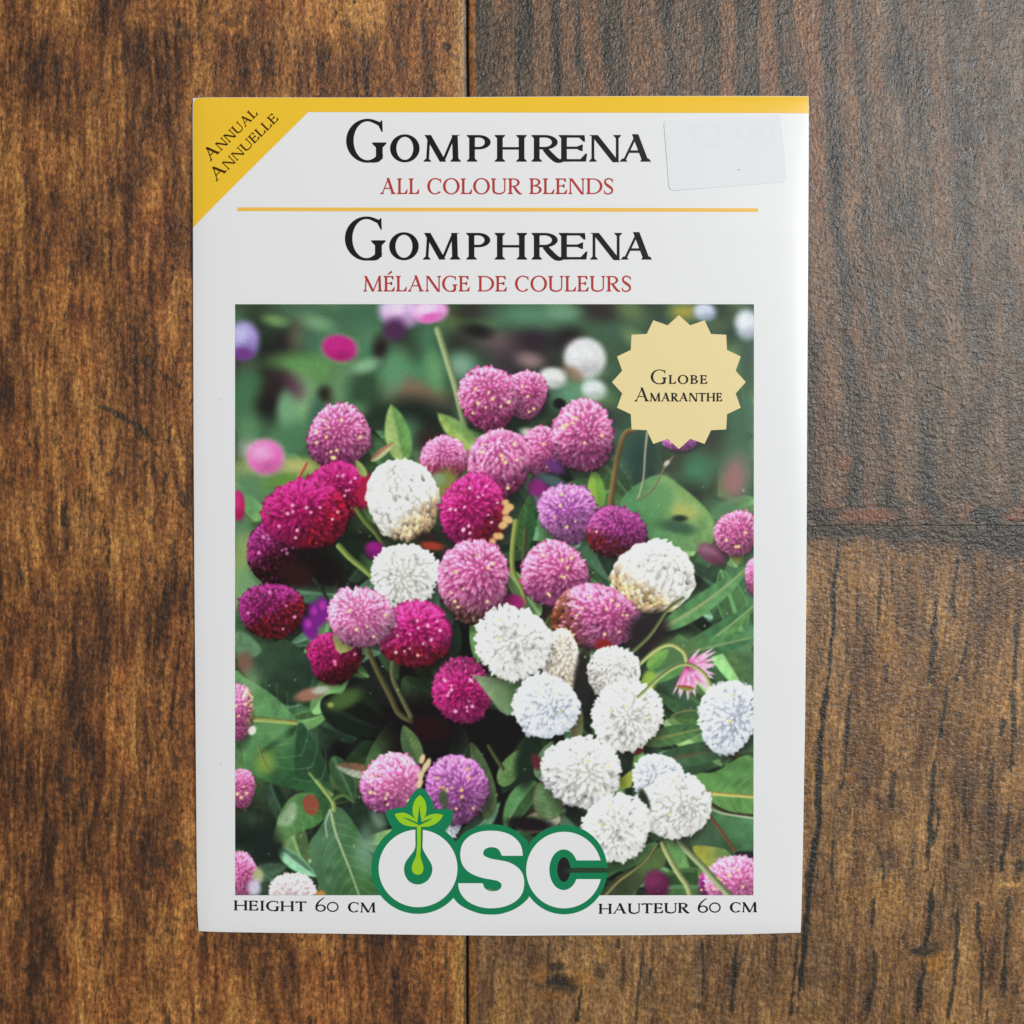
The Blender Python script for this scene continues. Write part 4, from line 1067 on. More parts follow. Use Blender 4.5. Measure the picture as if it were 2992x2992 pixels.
        o.append([(w * .86, .96), (w * .92, .96), (w * .95, .74), (w * .88, .74)]); o.append([(w * .03, .27), (w * .09, .27), (w * .13, .03), (w * .07, .03)])
    elif ch == '6':
        o += ring(w / 2, .36, w / 2, .37, T * .85, t * 1.2, tilt=-8, n=36)
        o += brush([(w * .10, .40, T * .9), (w * .16, .72, T * .85), (w * .42, 1.08, T * .62), (w * .86, 1.42, t * .8)], 7)
    elif ch == '9':
        o += ring(w / 2, .66, w / 2, .36, T, t, n=30); o += brush([(w * .92, .62, T), (w * .82, .30, T * .9), (w * .30, .0, t)], 6)
    elif ch == '2':
        o += brush([(w * .10, .76, t), (w * .30, .96, t * 1.4), (w * .66, .94, T * .9), (w * .78, .70, T), (w * .55, .40, T * .8), (w * .10, .06, t)], 6); o += [box(w * .05, 0, w * .95, .10)]
    elif ch == '$':
        o += glyph('S', w, T, t); o += [box(w * .47, -.10, w * .53, 1.10)]
    elif ch == '.':
        o += ring(w / 2, .07, .08, .08, .079, .079, n=14)
    return o

def text_polys(s, x0, x1, base, cap, T, t, small=None, base1=None, gap=.075, boxes=None, rotate=None, Ts=None, ts=None, spacew=None):
    """set a line: first letters of words at height cap, the rest at height small (if given).
    boxes: measured (left, right) of every letter in px; otherwise natural widths fitted to x0..x1"""
    small = small or cap
    chars = []
    for i, ch in enumerate(s):
        big = small == cap or (i == 0)
        chars.append((ch, cap if big else small, T if big else (Ts or T), t if big else (ts or t)))
    out = []
    if boxes is None:
        wid = [(spacew if (c == ' ' and spacew) else NATW[c]) * h for c, h, _, _ in chars]
        gaps = [gap * small] * (len(chars) - 1)
        tot = sum(wid) + sum(gaps)
        k = (x1 - x0) / tot
        x = x0; boxes = []
        for i, wd in enumerate(wid):
            boxes.append((x, x + wd * k)); x += wd * k + (gaps[i] * k if i < len(gaps) else 0)
    base1 = base if base1 is None else base1
    for (ch, h, TT, tt), (a, b) in zip(chars, boxes):
        if ch == ' ': continue
        by = base + (base1 - base) * ((a + b) / 2 - x0) / max(x1 - x0, 1e-6)
        for poly in glyph(ch, (b - a) / h, TT, tt):
            P = [(a + p[0] * h, by - p[1] * h) for p in poly]
            if rotate:
                (ox, oy, ang) = rotate; c, sn = math.cos(ang), math.sin(ang)
                P = [(ox + (p[0]) * c + (p[1]) * sn, oy - (p[0]) * sn + (p[1]) * c) for p in P]
            out.append(P)
    return out

def zx(L, x0, k): return [(x0 + a / k, x0 + b / k) for a, b in L]
B1 = zx([(22, 250), (270, 437), (458, 670), (703, 838), (860, 1042), (1068, 1245), (1222, 1382), (1392, 1574), (1570, 1744)], 1000, 1.932)
B2 = zx([(15, 245), (265, 432), (455, 667), (700, 836), (860, 1044), (1068, 1245), (1222, 1384), (1398, 1579), (1576, 1750)], 1000, 1.932)
flat('title_lettering', text_polys('GOMPHRENA', 1011, 1902, 913 / 1.932, 237 / 1.932, .162, .062, 151 / 1.932, boxes=B1, Ts=.215, ts=.095), M_BLACK, 1, packet, 'upper black title GOMPHRENA')
flat('title_lettering', text_polys('GOMPHRENA', 1008, 1905, 1466 / 1.932, 238 / 1.932, .162, .062, 151 / 1.932, boxes=B2, Ts=.215, ts=.095), M_BLACK, 1, packet, 'lower black title GOMPHRENA')
def words(ws, v0, cap, T, t, k, ox, v1=None):
    polys = []
    X0, X1 = ws[0][1], ws[-1][2]
    for w_, a, b in ws:
        va = v0 if v1 is None else v0 + (v1 - v0) * (a - X0) / (X1 - X0); vb = v0 if v1 is None else v0 + (v1 - v0) * (b - X0) / (X1 - X0)
        polys += text_polys(w_, ox + a / k, ox + b / k, va, cap, T, t, base1=vb, gap=.045)
    return polys
flat('subtitle_lettering', words([('ALL', 215, 435), ('COLOUR', 480, 1015), ('BLENDS', 1055, 1532)], 1096 / 1.932, 89 / 1.932, .155, .075, 1.932, 1000), M_RED, 1, packet, 'red line ALL COLOUR BLENDS')
flat('subtitle_lettering', words([('M\u00c9LANGE', 118, 720), ('DE', 765, 930), ('COULEURS', 975, 1632)], 1646 / 1.932, 88 / 1.932, .155, .075, 1.932, 1000), M_RED, 1, packet, 'red line M\u00c9LANGE DE COULEURS')
flat('height_lettering', words([('HEIGHT', 10, 865), ('60', 965, 1238), ('CM', 1345, 1672)], 2250 + 1641 / 4, 118 / 4, .235, .105, 4, 680, 2250 + 1668 / 4), M_BLACK, 1, packet, 'small black line HEIGHT 60 CM')
flat('height_lettering', words([('HAUTEUR', 35, 1100), ('60', 1195, 1465), ('CM', 1570, 1892)], 2250 + 1684 / 4, 120 / 4, .235, .105, 4, 1740, 2250 + 1663 / 4), M_BLACK, 1, packet, 'small black line HAUTEUR 60 CM')
# corner words, slanting up
an = math.radians(44.0)
flat('corner_lettering', text_polys('ANNUAL', 0, 197, 0, 37, .18, .085, 28, rotate=(540 + 345 / 4.6, 260 + 975 / 4.6, math.radians(44.6)), gap=.06), M_BROWN, 3, border, 'slanting word ANNUAL')
flat('corner_lettering', text_polys('ANNUELLE', 0, 258, 0, 37, .18, .085, 28, rotate=(540 + 425 / 4.6, 260 + 1245 / 4.6, math.radians(44.8)), gap=.06), M_BROWN, 3, border, 'slanting word ANNUELLE')

# ------------------------------------------------------------------ the printed picture: every flower, leaf and stem of it is a piece of the sheet
def printed_picture():
    U = np.broadcast_to(GU[None, :], (NV, NU)).copy(); V = np.broadcast_to(GV[:, None], (NV, NU)).copy()
    U += -1.5 * (GV[:, None] - PV0) / (PV1 - PV0) * (GU[None, :] - PU0) / (PU1 - PU0)
    Z = zface(U, V) + LAYER * 1
    XYZ = np.stack([WX(U), WY(V), Z], -1).reshape(-1, 3)
    colr = np.concatenate([np.clip(lin(CAN) * INK, 0, 0.9).reshape(-1, 3), np.ones((NU * NV, 1))], 1)
    # a piece smaller than a few dots stays with the sheet
    cell = OWN[:-1, :-1]
    cnt = np.bincount(cell.ravel(), minlength=len(OWNERS))
    idx = np.arange(NU * NV).reshape(NV, NU)
    quads = np.stack([idx[1:, :-1], idx[1:, 1:], idx[:-1, 1:], idx[:-1, :-1]], -1).reshape(-1, 4)
    own = np.where(cnt[cell] < 120, 0, cell).ravel()
    def make(name, q, parent, label):
        used, inv = np.unique(q.ravel(), return_inverse=True)
        me = bpy.data.meshes.new(name)
        n, m = len(used), len(q)
        me.vertices.add(n); me.vertices.foreach_set('co', XYZ[used].astype(np.float32).ravel())
        me.loops.add(m * 4); me.loops.foreach_set('vertex_index', inv.astype(np.int32))
        me.polygons.add(m); me.polygons.foreach_set('loop_start', np.arange(0, m * 4, 4, dtype=np.int32))
        me.polygons.foreach_set('use_smooth', np.ones(m, bool))
        at = me.color_attributes.new('Col', 'FLOAT_COLOR', 'POINT')
        at.data.foreach_set('color', colr[used].astype(np.float32).ravel())
        me.update(calc_edges=True)
        return new_obj(name, me, M_PRINT, parent, label)
    order = np.argsort(own, kind='stable'); so = own[order]
    st = np.searchsorted(so, np.arange(len(OWNERS))); en = np.searchsorted(so, np.arange(len(OWNERS)), side='right')
    sheet = make('printed_photo', quads[order[st[0]:en[0]]], packet, 'printed colour picture of globe amaranth flowers')
    for k in range(1, len(OWNERS)):
        if en[k] > st[k]:
            make(OWNERS[k][0], quads[order[st[k]:en[k]]], sheet, OWNERS[k][1])
    return sheet
printed_picture()

# ------------------------------------------------------------------ badge
cx, cy = 1983.5, 1116.5
star = []
for k in range(32):
    r = 195.5 if k % 2 == 0 else 169.0
    a = math.pi / 16 * k
    star.append((cx + r * math.sin(a), cy - r * math.cos(a)))
fan = []
for k in range(32):
    p, q = star[k], star[(k + 1) % 32]
    for i in range(5):
        a, b = i / 5, (i + 1) / 5
        L = lambda o, t: (cx + (o[0] - cx) * t, cy + (o[1] - cy) * t)
        fan.append([L(p, a), L(q, a), L(q, b), L(p, b)] if i else [(cx, cy), L(q, b), L(p, b)])
badge = flat('badge', fan, M_BADGE, 2, packet, 'cream starburst badge with sixteen points')
flat('badge_lettering', text_polys('GLOBE', 1646 + 1020 / 4, 1646 + 1682 / 4, 880 + 968 / 4, 166 / 4, .16, .068, 104 / 4, Ts=.22, ts=.1, gap=.13), M_BLACK, 3, badge, 'word GLOBE on the badge')
flat('badge_lettering', text_polys('AMARANTHE', 1646 + 832 / 4, 1646 + 1858 / 4, 880 + 1172 / 4, 158 / 4, .16, .068, 100 / 4, Ts=.22, ts=.1, gap=.03), M_BLACK, 3, badge, 'word AMARANTHE on the badge')

# ------------------------------------------------------------------ logo
def zl(pts, x0, y0, k): return [(x0 + a / k, y0 + b / k) for a, b in pts]
def disc(cx, cy, rx, ry, n=72, rings=4):
    o = []
    for k in range(n):
        a, b = 360 * k / n, 360 * (k + 1) / n
        for i in range(rings):
            t0, t1 = i / rings, (i + 1) / rings
            o.append([ell(cx, cy, rx * t1, ry * t1, a), ell(cx, cy, rx * t1, ry * t1, b)] + ([ell(cx, cy, rx * t0, ry * t0, b), ell(cx, cy, rx * t0, ry * t0, a)] if i else [(cx, cy)]))
    return o
def band(co, ci, a, b, n=90):
    """quads between an outer ellipse (angles a) and an inner one (angles b)"""
    o = []
    for k in range(n):
        s, t = k / n, (k + 1) / n
        A0, A1 = a[0] + (a[1] - a[0]) * s, a[0] + (a[1] - a[0]) * t
        C0, C1 = b[0] + (b[1] - b[0]) * s, b[0] + (b[1] - b[0]) * t
        e = lambda E, x: (E[0] + E[2] * math.cos(math.radians(x)), E[1] - E[3] * math.sin(math.radians(x)))
        o.append([e(co, A0), e(co, A1), e(ci, C1), e(ci, C0)])
    return o
def smooth_poly(pts, corners, n=5):
    """rounded outline that keeps the listed corners sharp"""
    P = [tuple(p) for p in pts]; N = len(P)
    cs = sorted(corners)
    if not cs: return [tuple(p) for p in catmull(P, n, True)]
    out = []
    for a, b in zip(cs, cs[1:] + [cs[0] + N]):
        run = [P[i % N] for i in range(a, b + 1)]
        out += [tuple(p) for p in (catmull(run, n) if len(run) > 2 else np.array(run))[:-1]]
    return out

Sz = [(1458, 1000), (1450, 930), (1425, 860), (1370, 795), (1290, 745), (1190, 715), (1090, 707), (980, 715), (880, 745), (800, 800), (750, 870), (728, 960), (735, 1050), (765, 1125), (820, 1185), (900, 1230), (1000, 1262), (1100, 1280), (1165, 1295), (1200, 1320), (1210, 1350), (1195, 1385), (1155, 1410), (1100, 1417), (1050, 1407), (1015, 1380), (998, 1345), (990, 1322), (703, 1322), (712, 1390), (745, 1460), (810, 1530), (900, 1580), (1000, 1608), (1090, 1615), (1200, 1605), (1310, 1570), (1400, 1510), (1455, 1430), (1475, 1330), (1465, 1240), (1430, 1170), (1370, 1115), (1290, 1075), (1200, 1055), (1090, 1035), (1025, 1010), (998, 985), (997, 955), (1015, 925), (1055, 905), (1100, 900), (1150, 910), (1185, 940), (1205, 980), (1215, 1000)]
S_white = smooth_poly(zl(Sz, 1163, 2250, 4), [0, 27, 28, 55])
S_outer = [(1163 + x / 4, 2250 + y / 4) for x, y in [(1090, 632), (1230, 648), (1350, 695), (1450, 765), (1515, 830), (1545, 1080), (1545, 1300), (1530, 1490), (1450, 1568), (1340, 1637), (1200, 1682), (1080, 1690), (950, 1676), (800, 1620), (700, 1555), (640, 1480), (630, 1300), (640, 1000), (690, 830), (760, 745), (860, 685), (970, 645)]]
sprout_z = [(765, 55), (700, 92), (635, 175), (585, 265), (552, 332), (440, 338), (340, 360), (270, 382), (290, 470), (330, 565), (378, 632), (330, 690), (730, 900), (1180, 740), (1118, 662), (1190, 560), (1225, 455), (1225, 388), (1140, 352), (958, 360), (940, 270), (893, 170), (832, 88)]
green = disc(1221.5, 2537.0, 136.0, 133.5)
green += [smooth_poly(S_outer, [4, 7, 15, 18])]
green += [smooth_poly(zl(sprout_z, 1070, 2290, 4.83), [4, 7, 10, 11, 12, 13, 14, 17, 19])]
green += band((1648.5, 2541, 126, 131), (1647.4, 2540.5, 19, 36), (2.6, 356.1), (8.8, 344.7))
logo = flat('logo', green, M_GREEN, 2, packet, 'green outline of the OSC logo with a sprout')
flat('logo_letter', disc(1221.6, 2537.0, 115.2, 113.6), M_LOGOWHITE, 3, logo, 'white letter O')
flat('logo_letter', [S_white], M_LOGOWHITE, 3, logo, 'white letter S')
flat('logo_letter', band((1648, 2542, 110.5, 112), (1647, 2541, 42, 59.5), (14.7, 346.3), (27.4, 332.6)), M_LOGOWHITE, 3, logo, 'white letter C')
dropz = [(695, 630), (695, 800), (695, 880), (670, 950), (600, 1040), (555, 1110), (535, 1200), (550, 1290), (600, 1370), (670, 1410), (735, 1420), (800, 1405), (870, 1360), (920, 1280), (935, 1200), (915, 1120), (860, 1030), (810, 940), (795, 880), (798, 800), (800, 630)]
flat('seed_shape', [smooth_poly(zl(dropz, 1070, 2290, 4.83), [0, 20])], M_GREEN, 4, logo, 'green seed-shaped hole of the letter O')
seedz = [(715, 590), (720, 780), (715, 900), (705, 1010), (670, 1090), (645, 1170), (655, 1240), (695, 1275), (735, 1282), (780, 1265), (808, 1210), (800, 1140), (775, 1060), (765, 1000), (770, 880), (772, 700), (775, 590)]
lf_t = [(757, 155), (700, 212), (665, 290), (655, 370), (668, 455), (722, 545), (738, 560), (745, 560), (772, 540), (838, 440), (850, 330), (830, 240), (792, 186)]
lf_l = [(400, 425), (470, 410), (540, 407), (620, 440), (670, 480), (722, 540), (748, 602), (640, 602), (520, 572), (445, 505)]
lf_r = [(1090, 440), (1000, 420), (900, 435), (830, 470), (775, 540), (745, 602), (870, 602), (970, 567), (1040, 512)]
sp = [smooth_poly(zl(seedz, 1070, 2290, 4.83), [0, 16]), smooth_poly(zl(lf_t, 1070, 2290, 4.83), [0, 7]), smooth_poly(zl(lf_l, 1070, 2290, 4.83), [0, 6]), smooth_poly(zl(lf_r, 1070, 2290, 4.83), [0, 5])]
flat('sprout', sp, M_LIME, 5, logo, 'lime green sprout with three leaves')
veins = [zl([(752, 300), (765, 420), (785, 545), (750, 572), (722, 545), (738, 420)], 1070, 2290, 4.83), zl([(510, 472), (600, 490), (700, 535), (745, 560), (735, 576), (640, 530), (560, 495)], 1070, 2290, 4.83), zl([(945, 483), (860, 505), (790, 535), (755, 562), (765, 578), (850, 535), (900, 512)], 1070, 2290, 4.83)]
flat('leaf_vein', veins, M_GREEN, 6, logo)

# ------------------------------------------------------------------ price sticker
def rounded(P, r, n=8):
    P = [np.array(p, float) for p in P]; out = []
    for i in range(len(P)):
        a, b, c = P[i - 1], P[i], P[(i + 1) % len(P)]
        d0 = (a - b) / np.linalg.norm(a - b); d1 = (c - b) / np.linalg.norm(c - b)
        s, e = b + d0 * r, b + d1 * r
        for k in range(n + 1):
            t = k / n
            out.append(tuple((1 - t) ** 2 * s + 2 * t * (1 - t) * b + t * t * e))
    return out
sk = [(1939, 350.5), (2282, 333), (2300, 532), (1955, 558)]
outl = rounded(sk, 17)
def stick_lift(u): return 0.00007 - 0.00005 * np.clip((u - 1945) / 330, 0, 1)
def sticker():
    co, faces = cdt_union([outl] + strip_grid([(1960, 370), (2264, 355), (2280, 515), (1974, 540)], 10, 6))
    n = len(co)
    zb = zface(co[:, 0], co[:, 1]) + LAYER * 1.0
    lift = stick_lift(co[:, 0])
    top = np.stack([WX(co[:, 0]), WY(co[:, 1]), zb + lift], 1); bot = np.stack([WX(co[:, 0]), WY(co[:, 1]), zb], 1)
    F = []
    edges = {}
    for f in faces:
        a = top[f[1], :2] - top[f[0], :2]; b = top[f[2], :2] - top[f[0], :2]
        g = f if a[0] * b[1] - a[1] * b[0] > 0 else f[::-1]
        F.append(list(g)); F.append([x + n for x in g[::-1]])
        for i in range(len(g)): edges[(g[i], g[(i + 1) % len(g)])] = 1
    for a, b in edges:
        if (b, a) not in edges: F.append([b, a, a + n, b + n])
    return new_obj('price_sticker', mesh_from('price_sticker', np.concatenate([top, bot]), F), M_STICK, packet, 'blank looking white price sticker with faded print')
stk = sticker()
ang = math.radians(2.6)
pz = text_polys('$2.99', 0, 262, 0, 66, .17, .08, rotate=(2006, 432, ang), gap=.06)
pr = flat('price_lettering', pz, M_PRICE, 1.4, stk, 'almost faded price $2.99', lift=stick_lift)
def speck(u, v, r, lay, parent):
    P = [(u + r * (1 + .3 * math.sin(3 * a)) * math.cos(a), v + r * .8 * math.sin(a)) for a in np.linspace(0, 2 * math.pi, 9)[:-1]]
    flat('speck', [P], M_SPECK, lay, parent, lift=stick_lift if parent is not packet else None)
speck(2158, 496, 3.0, 1.5, stk)
for (u, v) in ((1901, 473), (640, 1168), (646, 2234)):
    speck(u, v, 1.8, 2, packet)
# ------------------------------------------------------------------ the table: dark backing board, planks with a groove between them
def wood_material():
    m = bpy.data.materials.new('brown_wood_grain'); m.use_nodes = True
    nt = m.node_tree; N = nt.nodes; L = nt.links
    b = N['Principled BSDF']
    at = N.new('ShaderNodeAttribute'); at.attribute_name = 'Col'
    tc = N.new('ShaderNodeTexCoord')
    def noise(scale, detail, rough, stretch=(1, 1, 1), rot=0.0):
        mp = N.new('ShaderNodeMapping'); mp.inputs['Scale'].default_value = stretch; mp.inputs['Rotation'].default_value = (0, 0, rot)
        L.new(tc.outputs['Object'], mp.inputs['Vector'])
        n = N.new('ShaderNodeTexNoise'); n.inputs['Scale'].default_value = scale; n.inputs['Detail'].default_value = detail; n.inputs['Roughness'].default_value = rough
        L.new(mp.outputs['Vector'], n.inputs['Vector'])
        return n
    fib = noise(2600, 3, .65, (1, .55, 1), .25)       # short fibres
    fib2 = noise(1500, 3, .6, (.55, 1, 1), .7)
    fleck = noise(900, 2, .5, (1, .4, 1))
    streak = noise(3200, 3, .6, (1, .09, 1))          # long grain lines
    def ramp(n, lo, hi, a, b_):
        r = N.new('ShaderNodeMapRange'); r.inputs['From Min'].default_value = lo; r.inputs['From Max'].default_value = hi
        r.inputs['To Min'].default_value = a; r.inputs['To Max'].default_value = b_
        L.new(n.outputs['Fac'], r.inputs['Value']); return r
    def mul(a, b_):
        x = N.new('ShaderNodeMath'); x.operation = 'MULTIPLY'; L.new(a.outputs[0], x.inputs[0]); L.new(b_.outputs[0], x.inputs[1]); return x
    g = mul(mul(ramp(fib, .36, .64, .56, 1.44), ramp(fib2, .34, .66, .80, 1.20)), mul(ramp(fleck, .3, .7, .86, 1.14), ramp(streak, .36, .64, .80, 1.18)))
    mx = N.new('ShaderNodeVectorMath'); mx.operation = 'SCALE'
    L.new(at.outputs['Color'], mx.inputs[0]); L.new(g.outputs[0], mx.inputs['Scale'])
    L.new(mx.outputs['Vector'], b.inputs['Base Color'])
    rr = ramp(fleck, .3, .7, .30, .44)
    L.new(rr.outputs[0], b.inputs['Roughness'])
    b.inputs['Specular IOR Level'].default_value = 0.50
    # pebbled, leathery relief
    h = N.new('ShaderNodeMath'); h.operation = 'ADD'
    L.new(fib.outputs['Fac'], h.inputs[0]); L.new(fib2.outputs['Fac'], h.inputs[1])
    vo = N.new('ShaderNodeTexVoronoi'); vo.inputs['Scale'].default_value = 2300.0
    L.new(tc.outputs['Object'], vo.inputs['Vector'])
    dome = N.new('ShaderNodeMath'); dome.operation = 'MULTIPLY_ADD'
    L.new(vo.outputs['Distance'], dome.inputs[0]); dome.inputs[1].default_value = -0.28
    L.new(h.outputs[0], dome.inputs[2]); h = dome
    bp = N.new('ShaderNodeBump'); bp.inputs['Strength'].default_value = 1.0; bp.inputs['Distance'].default_value = 0.00011
    L.new(h.outputs[0], bp.inputs['Height'])
    L.new(bp.outputs['Normal'], b.inputs['Normal'])
    return m
M_WOOD = wood_material()
M_GROOVE = principled('dark_groove', (0.075, 0.062, 0.052), 0.8, 0.2)

SEAM_A, SEAM_B = 1361.0, 1368.5      # groove between the long boards
JOINT_A, JOINT_B = 1536.0, 1536.25    # butt joint between the two right-hand boards
TS = HCAM / (HCAM - ZFACE)           # the table lies a little farther than the packet's face

def wood_ramp(t, cols):
    """t in 0..1 through a list of display colours"""
    C = np.array(cols, float) / 255.0
    x = np.clip(t, 0, 1) * (len(C) - 1)
    i = np.minimum(x.astype(int), len(C) - 2); f = (x - i)[..., None]
    return C[i] * (1 - f) + C[i + 1] * f

class Plank:
    def __init__(self, us, vs):
        self.us, self.vs = us, vs
        self.U, self.V = np.meshgrid(us, vs)
    def window(self, u0, v0, u1, v1):
        i0, i1 = np.searchsorted(self.us, [u0, u1]); j0, j1 = np.searchsorted(self.vs, [v0, v1])
        if i1 - i0 < 1 or j1 - j0 < 1: return None
        return slice(j0, j1), slice(i0, i1)
    def stroke(self, pts, w, color, op=0.9, ragged=0.5, seed=0):
        """a crack or stain line in the grain"""
        P = catmull(pts, 5); m = w * 3 + 10
        sl = self.window(P[:, 0].min() - m, P[:, 1].min() - m, P[:, 0].max() + m, P[:, 1].max() + m)
        if sl is None: return
        U, V = self.U[sl], self.V[sl]
        wob = (fbm(U / 14, V / 40, seed + 3, 3) - .5) * w * 1.6
        best = np.full(U.shape, 1e9); tt = np.zeros(U.shape)
        n = len(P) - 1
        for k in range(n):
            d, t = seg_dist(U + wob, V, P[k], P[k + 1])
            c = d < best
            best = np.where(c, d, best); tt = np.where(c, (k + t) / n, tt)
        wd = w * (0.45 + 0.75 * vnoise(tt * 6 + seed, 0 * tt, seed + 9)) * np.clip(np.minimum(tt, 1 - tt) * 7, 0.25, 1)
        a = (1 - sstep(wd * .45, wd * 1.15, best)) * op
        a = a * (1 - ragged * sstep(.45, .75, fbm(U / 5, V / 11, seed + 31, 3)))
        self.C[sl] = self.C[sl] * (1 - a[..., None]) + (np.asarray(color) / 255.0) * a[..., None]
    def stain(self, u, v, ru, rv, color, op=0.8, seed=0, edge=.5):
        sl = self.window(u - ru * 2, v - rv * 2, u + ru * 2, v + rv * 2)
        if sl is None: return
        U, V = self.U[sl], self.V[sl]
        r = np.hypot((U - u) / ru, (V - v) / rv) + (fbm(U / (ru * .5), V / (rv * .5), seed, 3) - .5) * 1.0
        a = (1 - sstep(1 - edge, 1 + edge, r)) * op
        self.C[sl] = self.C[sl] * (1 - a[..., None]) + (np.asarray(color) / 255.0) * a[..., None]

def axis(lo, hi, f0=-70.0, f1=3062.0, fine=4.6, coarse=60.0):
    a = [np.arange(lo, min(f0, hi), coarse)] if lo < f0 else []
    a.append(np.arange(max(lo, f0), min(hi, f1), fine))
    if hi > f1: a.append(np.arange(max(f1, lo), hi, coarse))
    return np.unique(np.append(np.concatenate(a), [lo, hi]))

DARK = (40, 36, 34)
def rows(v): return axis(*v)

def left_plank():
    p = Plank(axis(-2400, SEAM_A), axis(-2600, 5600))
    U, V = p.U, p.V
    warp = (fbm(U / 160, V / 300, 2, 3) - .5) * 70
    u = U + warp
    blot = fbm(u / 120, V / 230, 11, 4)
    str1 = fbm(u / 15, V / 190, 12, 3)
    str2 = fbm(u / 7, V / 70, 13, 3)
    fine = fbm(U / 9, V / 14, 14, 3)
    t = 0.49 + 1.10 * (blot - .5) + 0.82 * (str1 - .5) + 0.62 * (str2 - .5) + 0.45 * (fine - .5)
    # the upper right of the board is paler and more orange; light falloff is painted in, darkening its far left
    t = t + 0.16 * sstep(700, 1300, U) * (1 - sstep(100, 1200, V)) - 0.06 * (1 - sstep(0, 420, U))
    p.C = wood_ramp(t, [(56, 36, 26), (86, 55, 36), (114, 75, 47), (138, 94, 58), (160, 115, 72), (178, 134, 86)])
    red = sstep(.5, .75, fbm(u / 60, V / 150, 18, 3))[..., None]
    p.C = p.C * (1 - red * .22) + p.C * np.array([1.10, .88, .80]) * red * .22
    # dark pores
    pore = sstep(.70, .82, fbm(u / 8, V / 34, 15, 3))[..., None]
    p.C = p.C * (1 - pore * .7) + (np.array([44, 34, 30]) / 255.) * pore * .7
    # scattered dark dashes along the grain
    rng = np.random.default_rng(8)
    for k in range(260):
        x = rng.uniform(0, 1340); y = rng.uniform(0, 2992); l = rng.uniform(15, 90)
        p.stroke([(x, y), (x + rng.normal(0, 4), y + l * .5), (x + rng.normal(0, 8), y + l)], rng.uniform(3, 7.5), (44, 33, 28), rng.uniform(.5, .9), seed=k)
    for k in range(26):
        x = rng.uniform(0, 1340); y = rng.uniform(0, 2992)
        p.stain(x, y, rng.uniform(6, 16), rng.uniform(8, 26), (52, 42, 38), .6, seed=k)
    for k in range(30):
        x = rng.uniform(0, 1340); y = rng.uniform(0, 2992); l = rng.uniform(150, 420)
        p.stroke([(x, y), (x + rng.normal(0, 6), y + l * .5), (x + rng.normal(0, 10), y + l)], rng.uniform(2.5, 5), (60, 42, 32), .5, seed=200 + k)
    # marks one can recognise
    for i, (pts, w, op) in enumerate([
            ([(160, 150), (165, 240), (168, 330)], 8, .8), ([(366, 110), (358, 160), (368, 190), (380, 220)], 9, .55),
            ([(280, 1181), (330, 1205), (362, 1222), (404, 1248), (455, 1300)], 11, .85), ([(362, 1010), (400, 1040), (450, 1078), (518, 1124), (530, 1140)], 9, .55),
            ([(52, 1640), (60, 1680), (67, 1720)], 8, .55), ([(447, 1310), (452, 1360), (455, 1400)], 8, .6), ([(300, 1190), (292, 1260), (298, 1330)], 5, .6),
            ([(190, 1480), (196, 1540), (198, 1600)], 7, .55), ([(108, 1250), (106, 1310), (108, 1345)], 7, .6), ([(525, 1430), (535, 1460), (530, 1480)], 9, .5),
            ([(470, 1760), (478, 1800), (480, 1830)], 9, .6), ([(260, 1570), (275, 1548), (285, 1545)], 9, .6), ([(300, 1392), (330, 1382), (350, 1372)], 9, .5),
            ([(630, 130), (625, 90), (600, 80)], 12, .5), ([(505, 60), (540, 100), (525, 60)], 14, .55), ([(430, 105), (425, 120)], 10, .6), ([(640, 70), (665, 60)], 9, .5),
            ([(800, 60), (796, 140), (800, 230), (802, 270)], 8, .5), ([(930, 110), (928, 160), (932, 230)], 7, .6), ([(1150, 0), (1145, 50), (1150, 95)], 7, .6),
            ([(1055, 90), (1062, 150), (1066, 210), (1066, 270)], 9, .65), ([(1236, 40), (1240, 130), (1250, 180), (1262, 240), (1275, 275)], 8, .6), ([(1258, 20), (1256, 90)], 6, .6),
            ([(1000, 60), (1030, 80), (1038, 120)], 12, .5), ([(1180, 2760), (1180, 2800)], 7, .5), ([(1300, 2745), (1305, 2840), (1300, 2992)], 7, .55), ([(1265, 2740), (1262, 2800)], 8, .4),
            ([(385, 345), (382, 400)], 6, .5), ([(150, 560), (160, 590), (168, 612)], 7, .6), ([(380, 695), (388, 715)], 7, .8), ([(135, 730), (130, 745)], 9, .5),
            ([(310, 2400), (320, 2420)], 9, .6), ([(160, 2250), (170, 2290)], 10, .55), ([(345, 2410), (360, 2440)], 9, .6), ([(460, 2500), (475, 2530)], 13, .6), ([(240, 2150), (248, 2185)], 8, .6)]):
        p.stroke(pts, w, DARK, op, seed=300 + i)
    p.stain(1305, 135, 14, 14, (52, 42, 34), .85, 4, .3); p.stain(1170, 185, 14, 12, (60, 46, 38), .7, 5)
    p.stain(1090, 125, 12, 22, (70, 52, 40), .6, 6)
    # pale worn rim along the groove
    rim = sstep(1326, 1334, U + (fbm(U / 30, V / 60, 19) - .5) * 12)[..., None] * .88
    rc = wood_ramp(0.5 + .9 * (fbm(U / 8, V / 60, 22, 3) - .5), [(112, 82, 50), (160, 124, 76), (188, 152, 100)])
    p.C = p.C * (1 - rim) + rc * rim
    lip = sstep(1351, 1356, U)[..., None] * .6
    p.C = p.C * (1 - lip) + np.array([60, 48, 38]) / 255. * lip
    return p

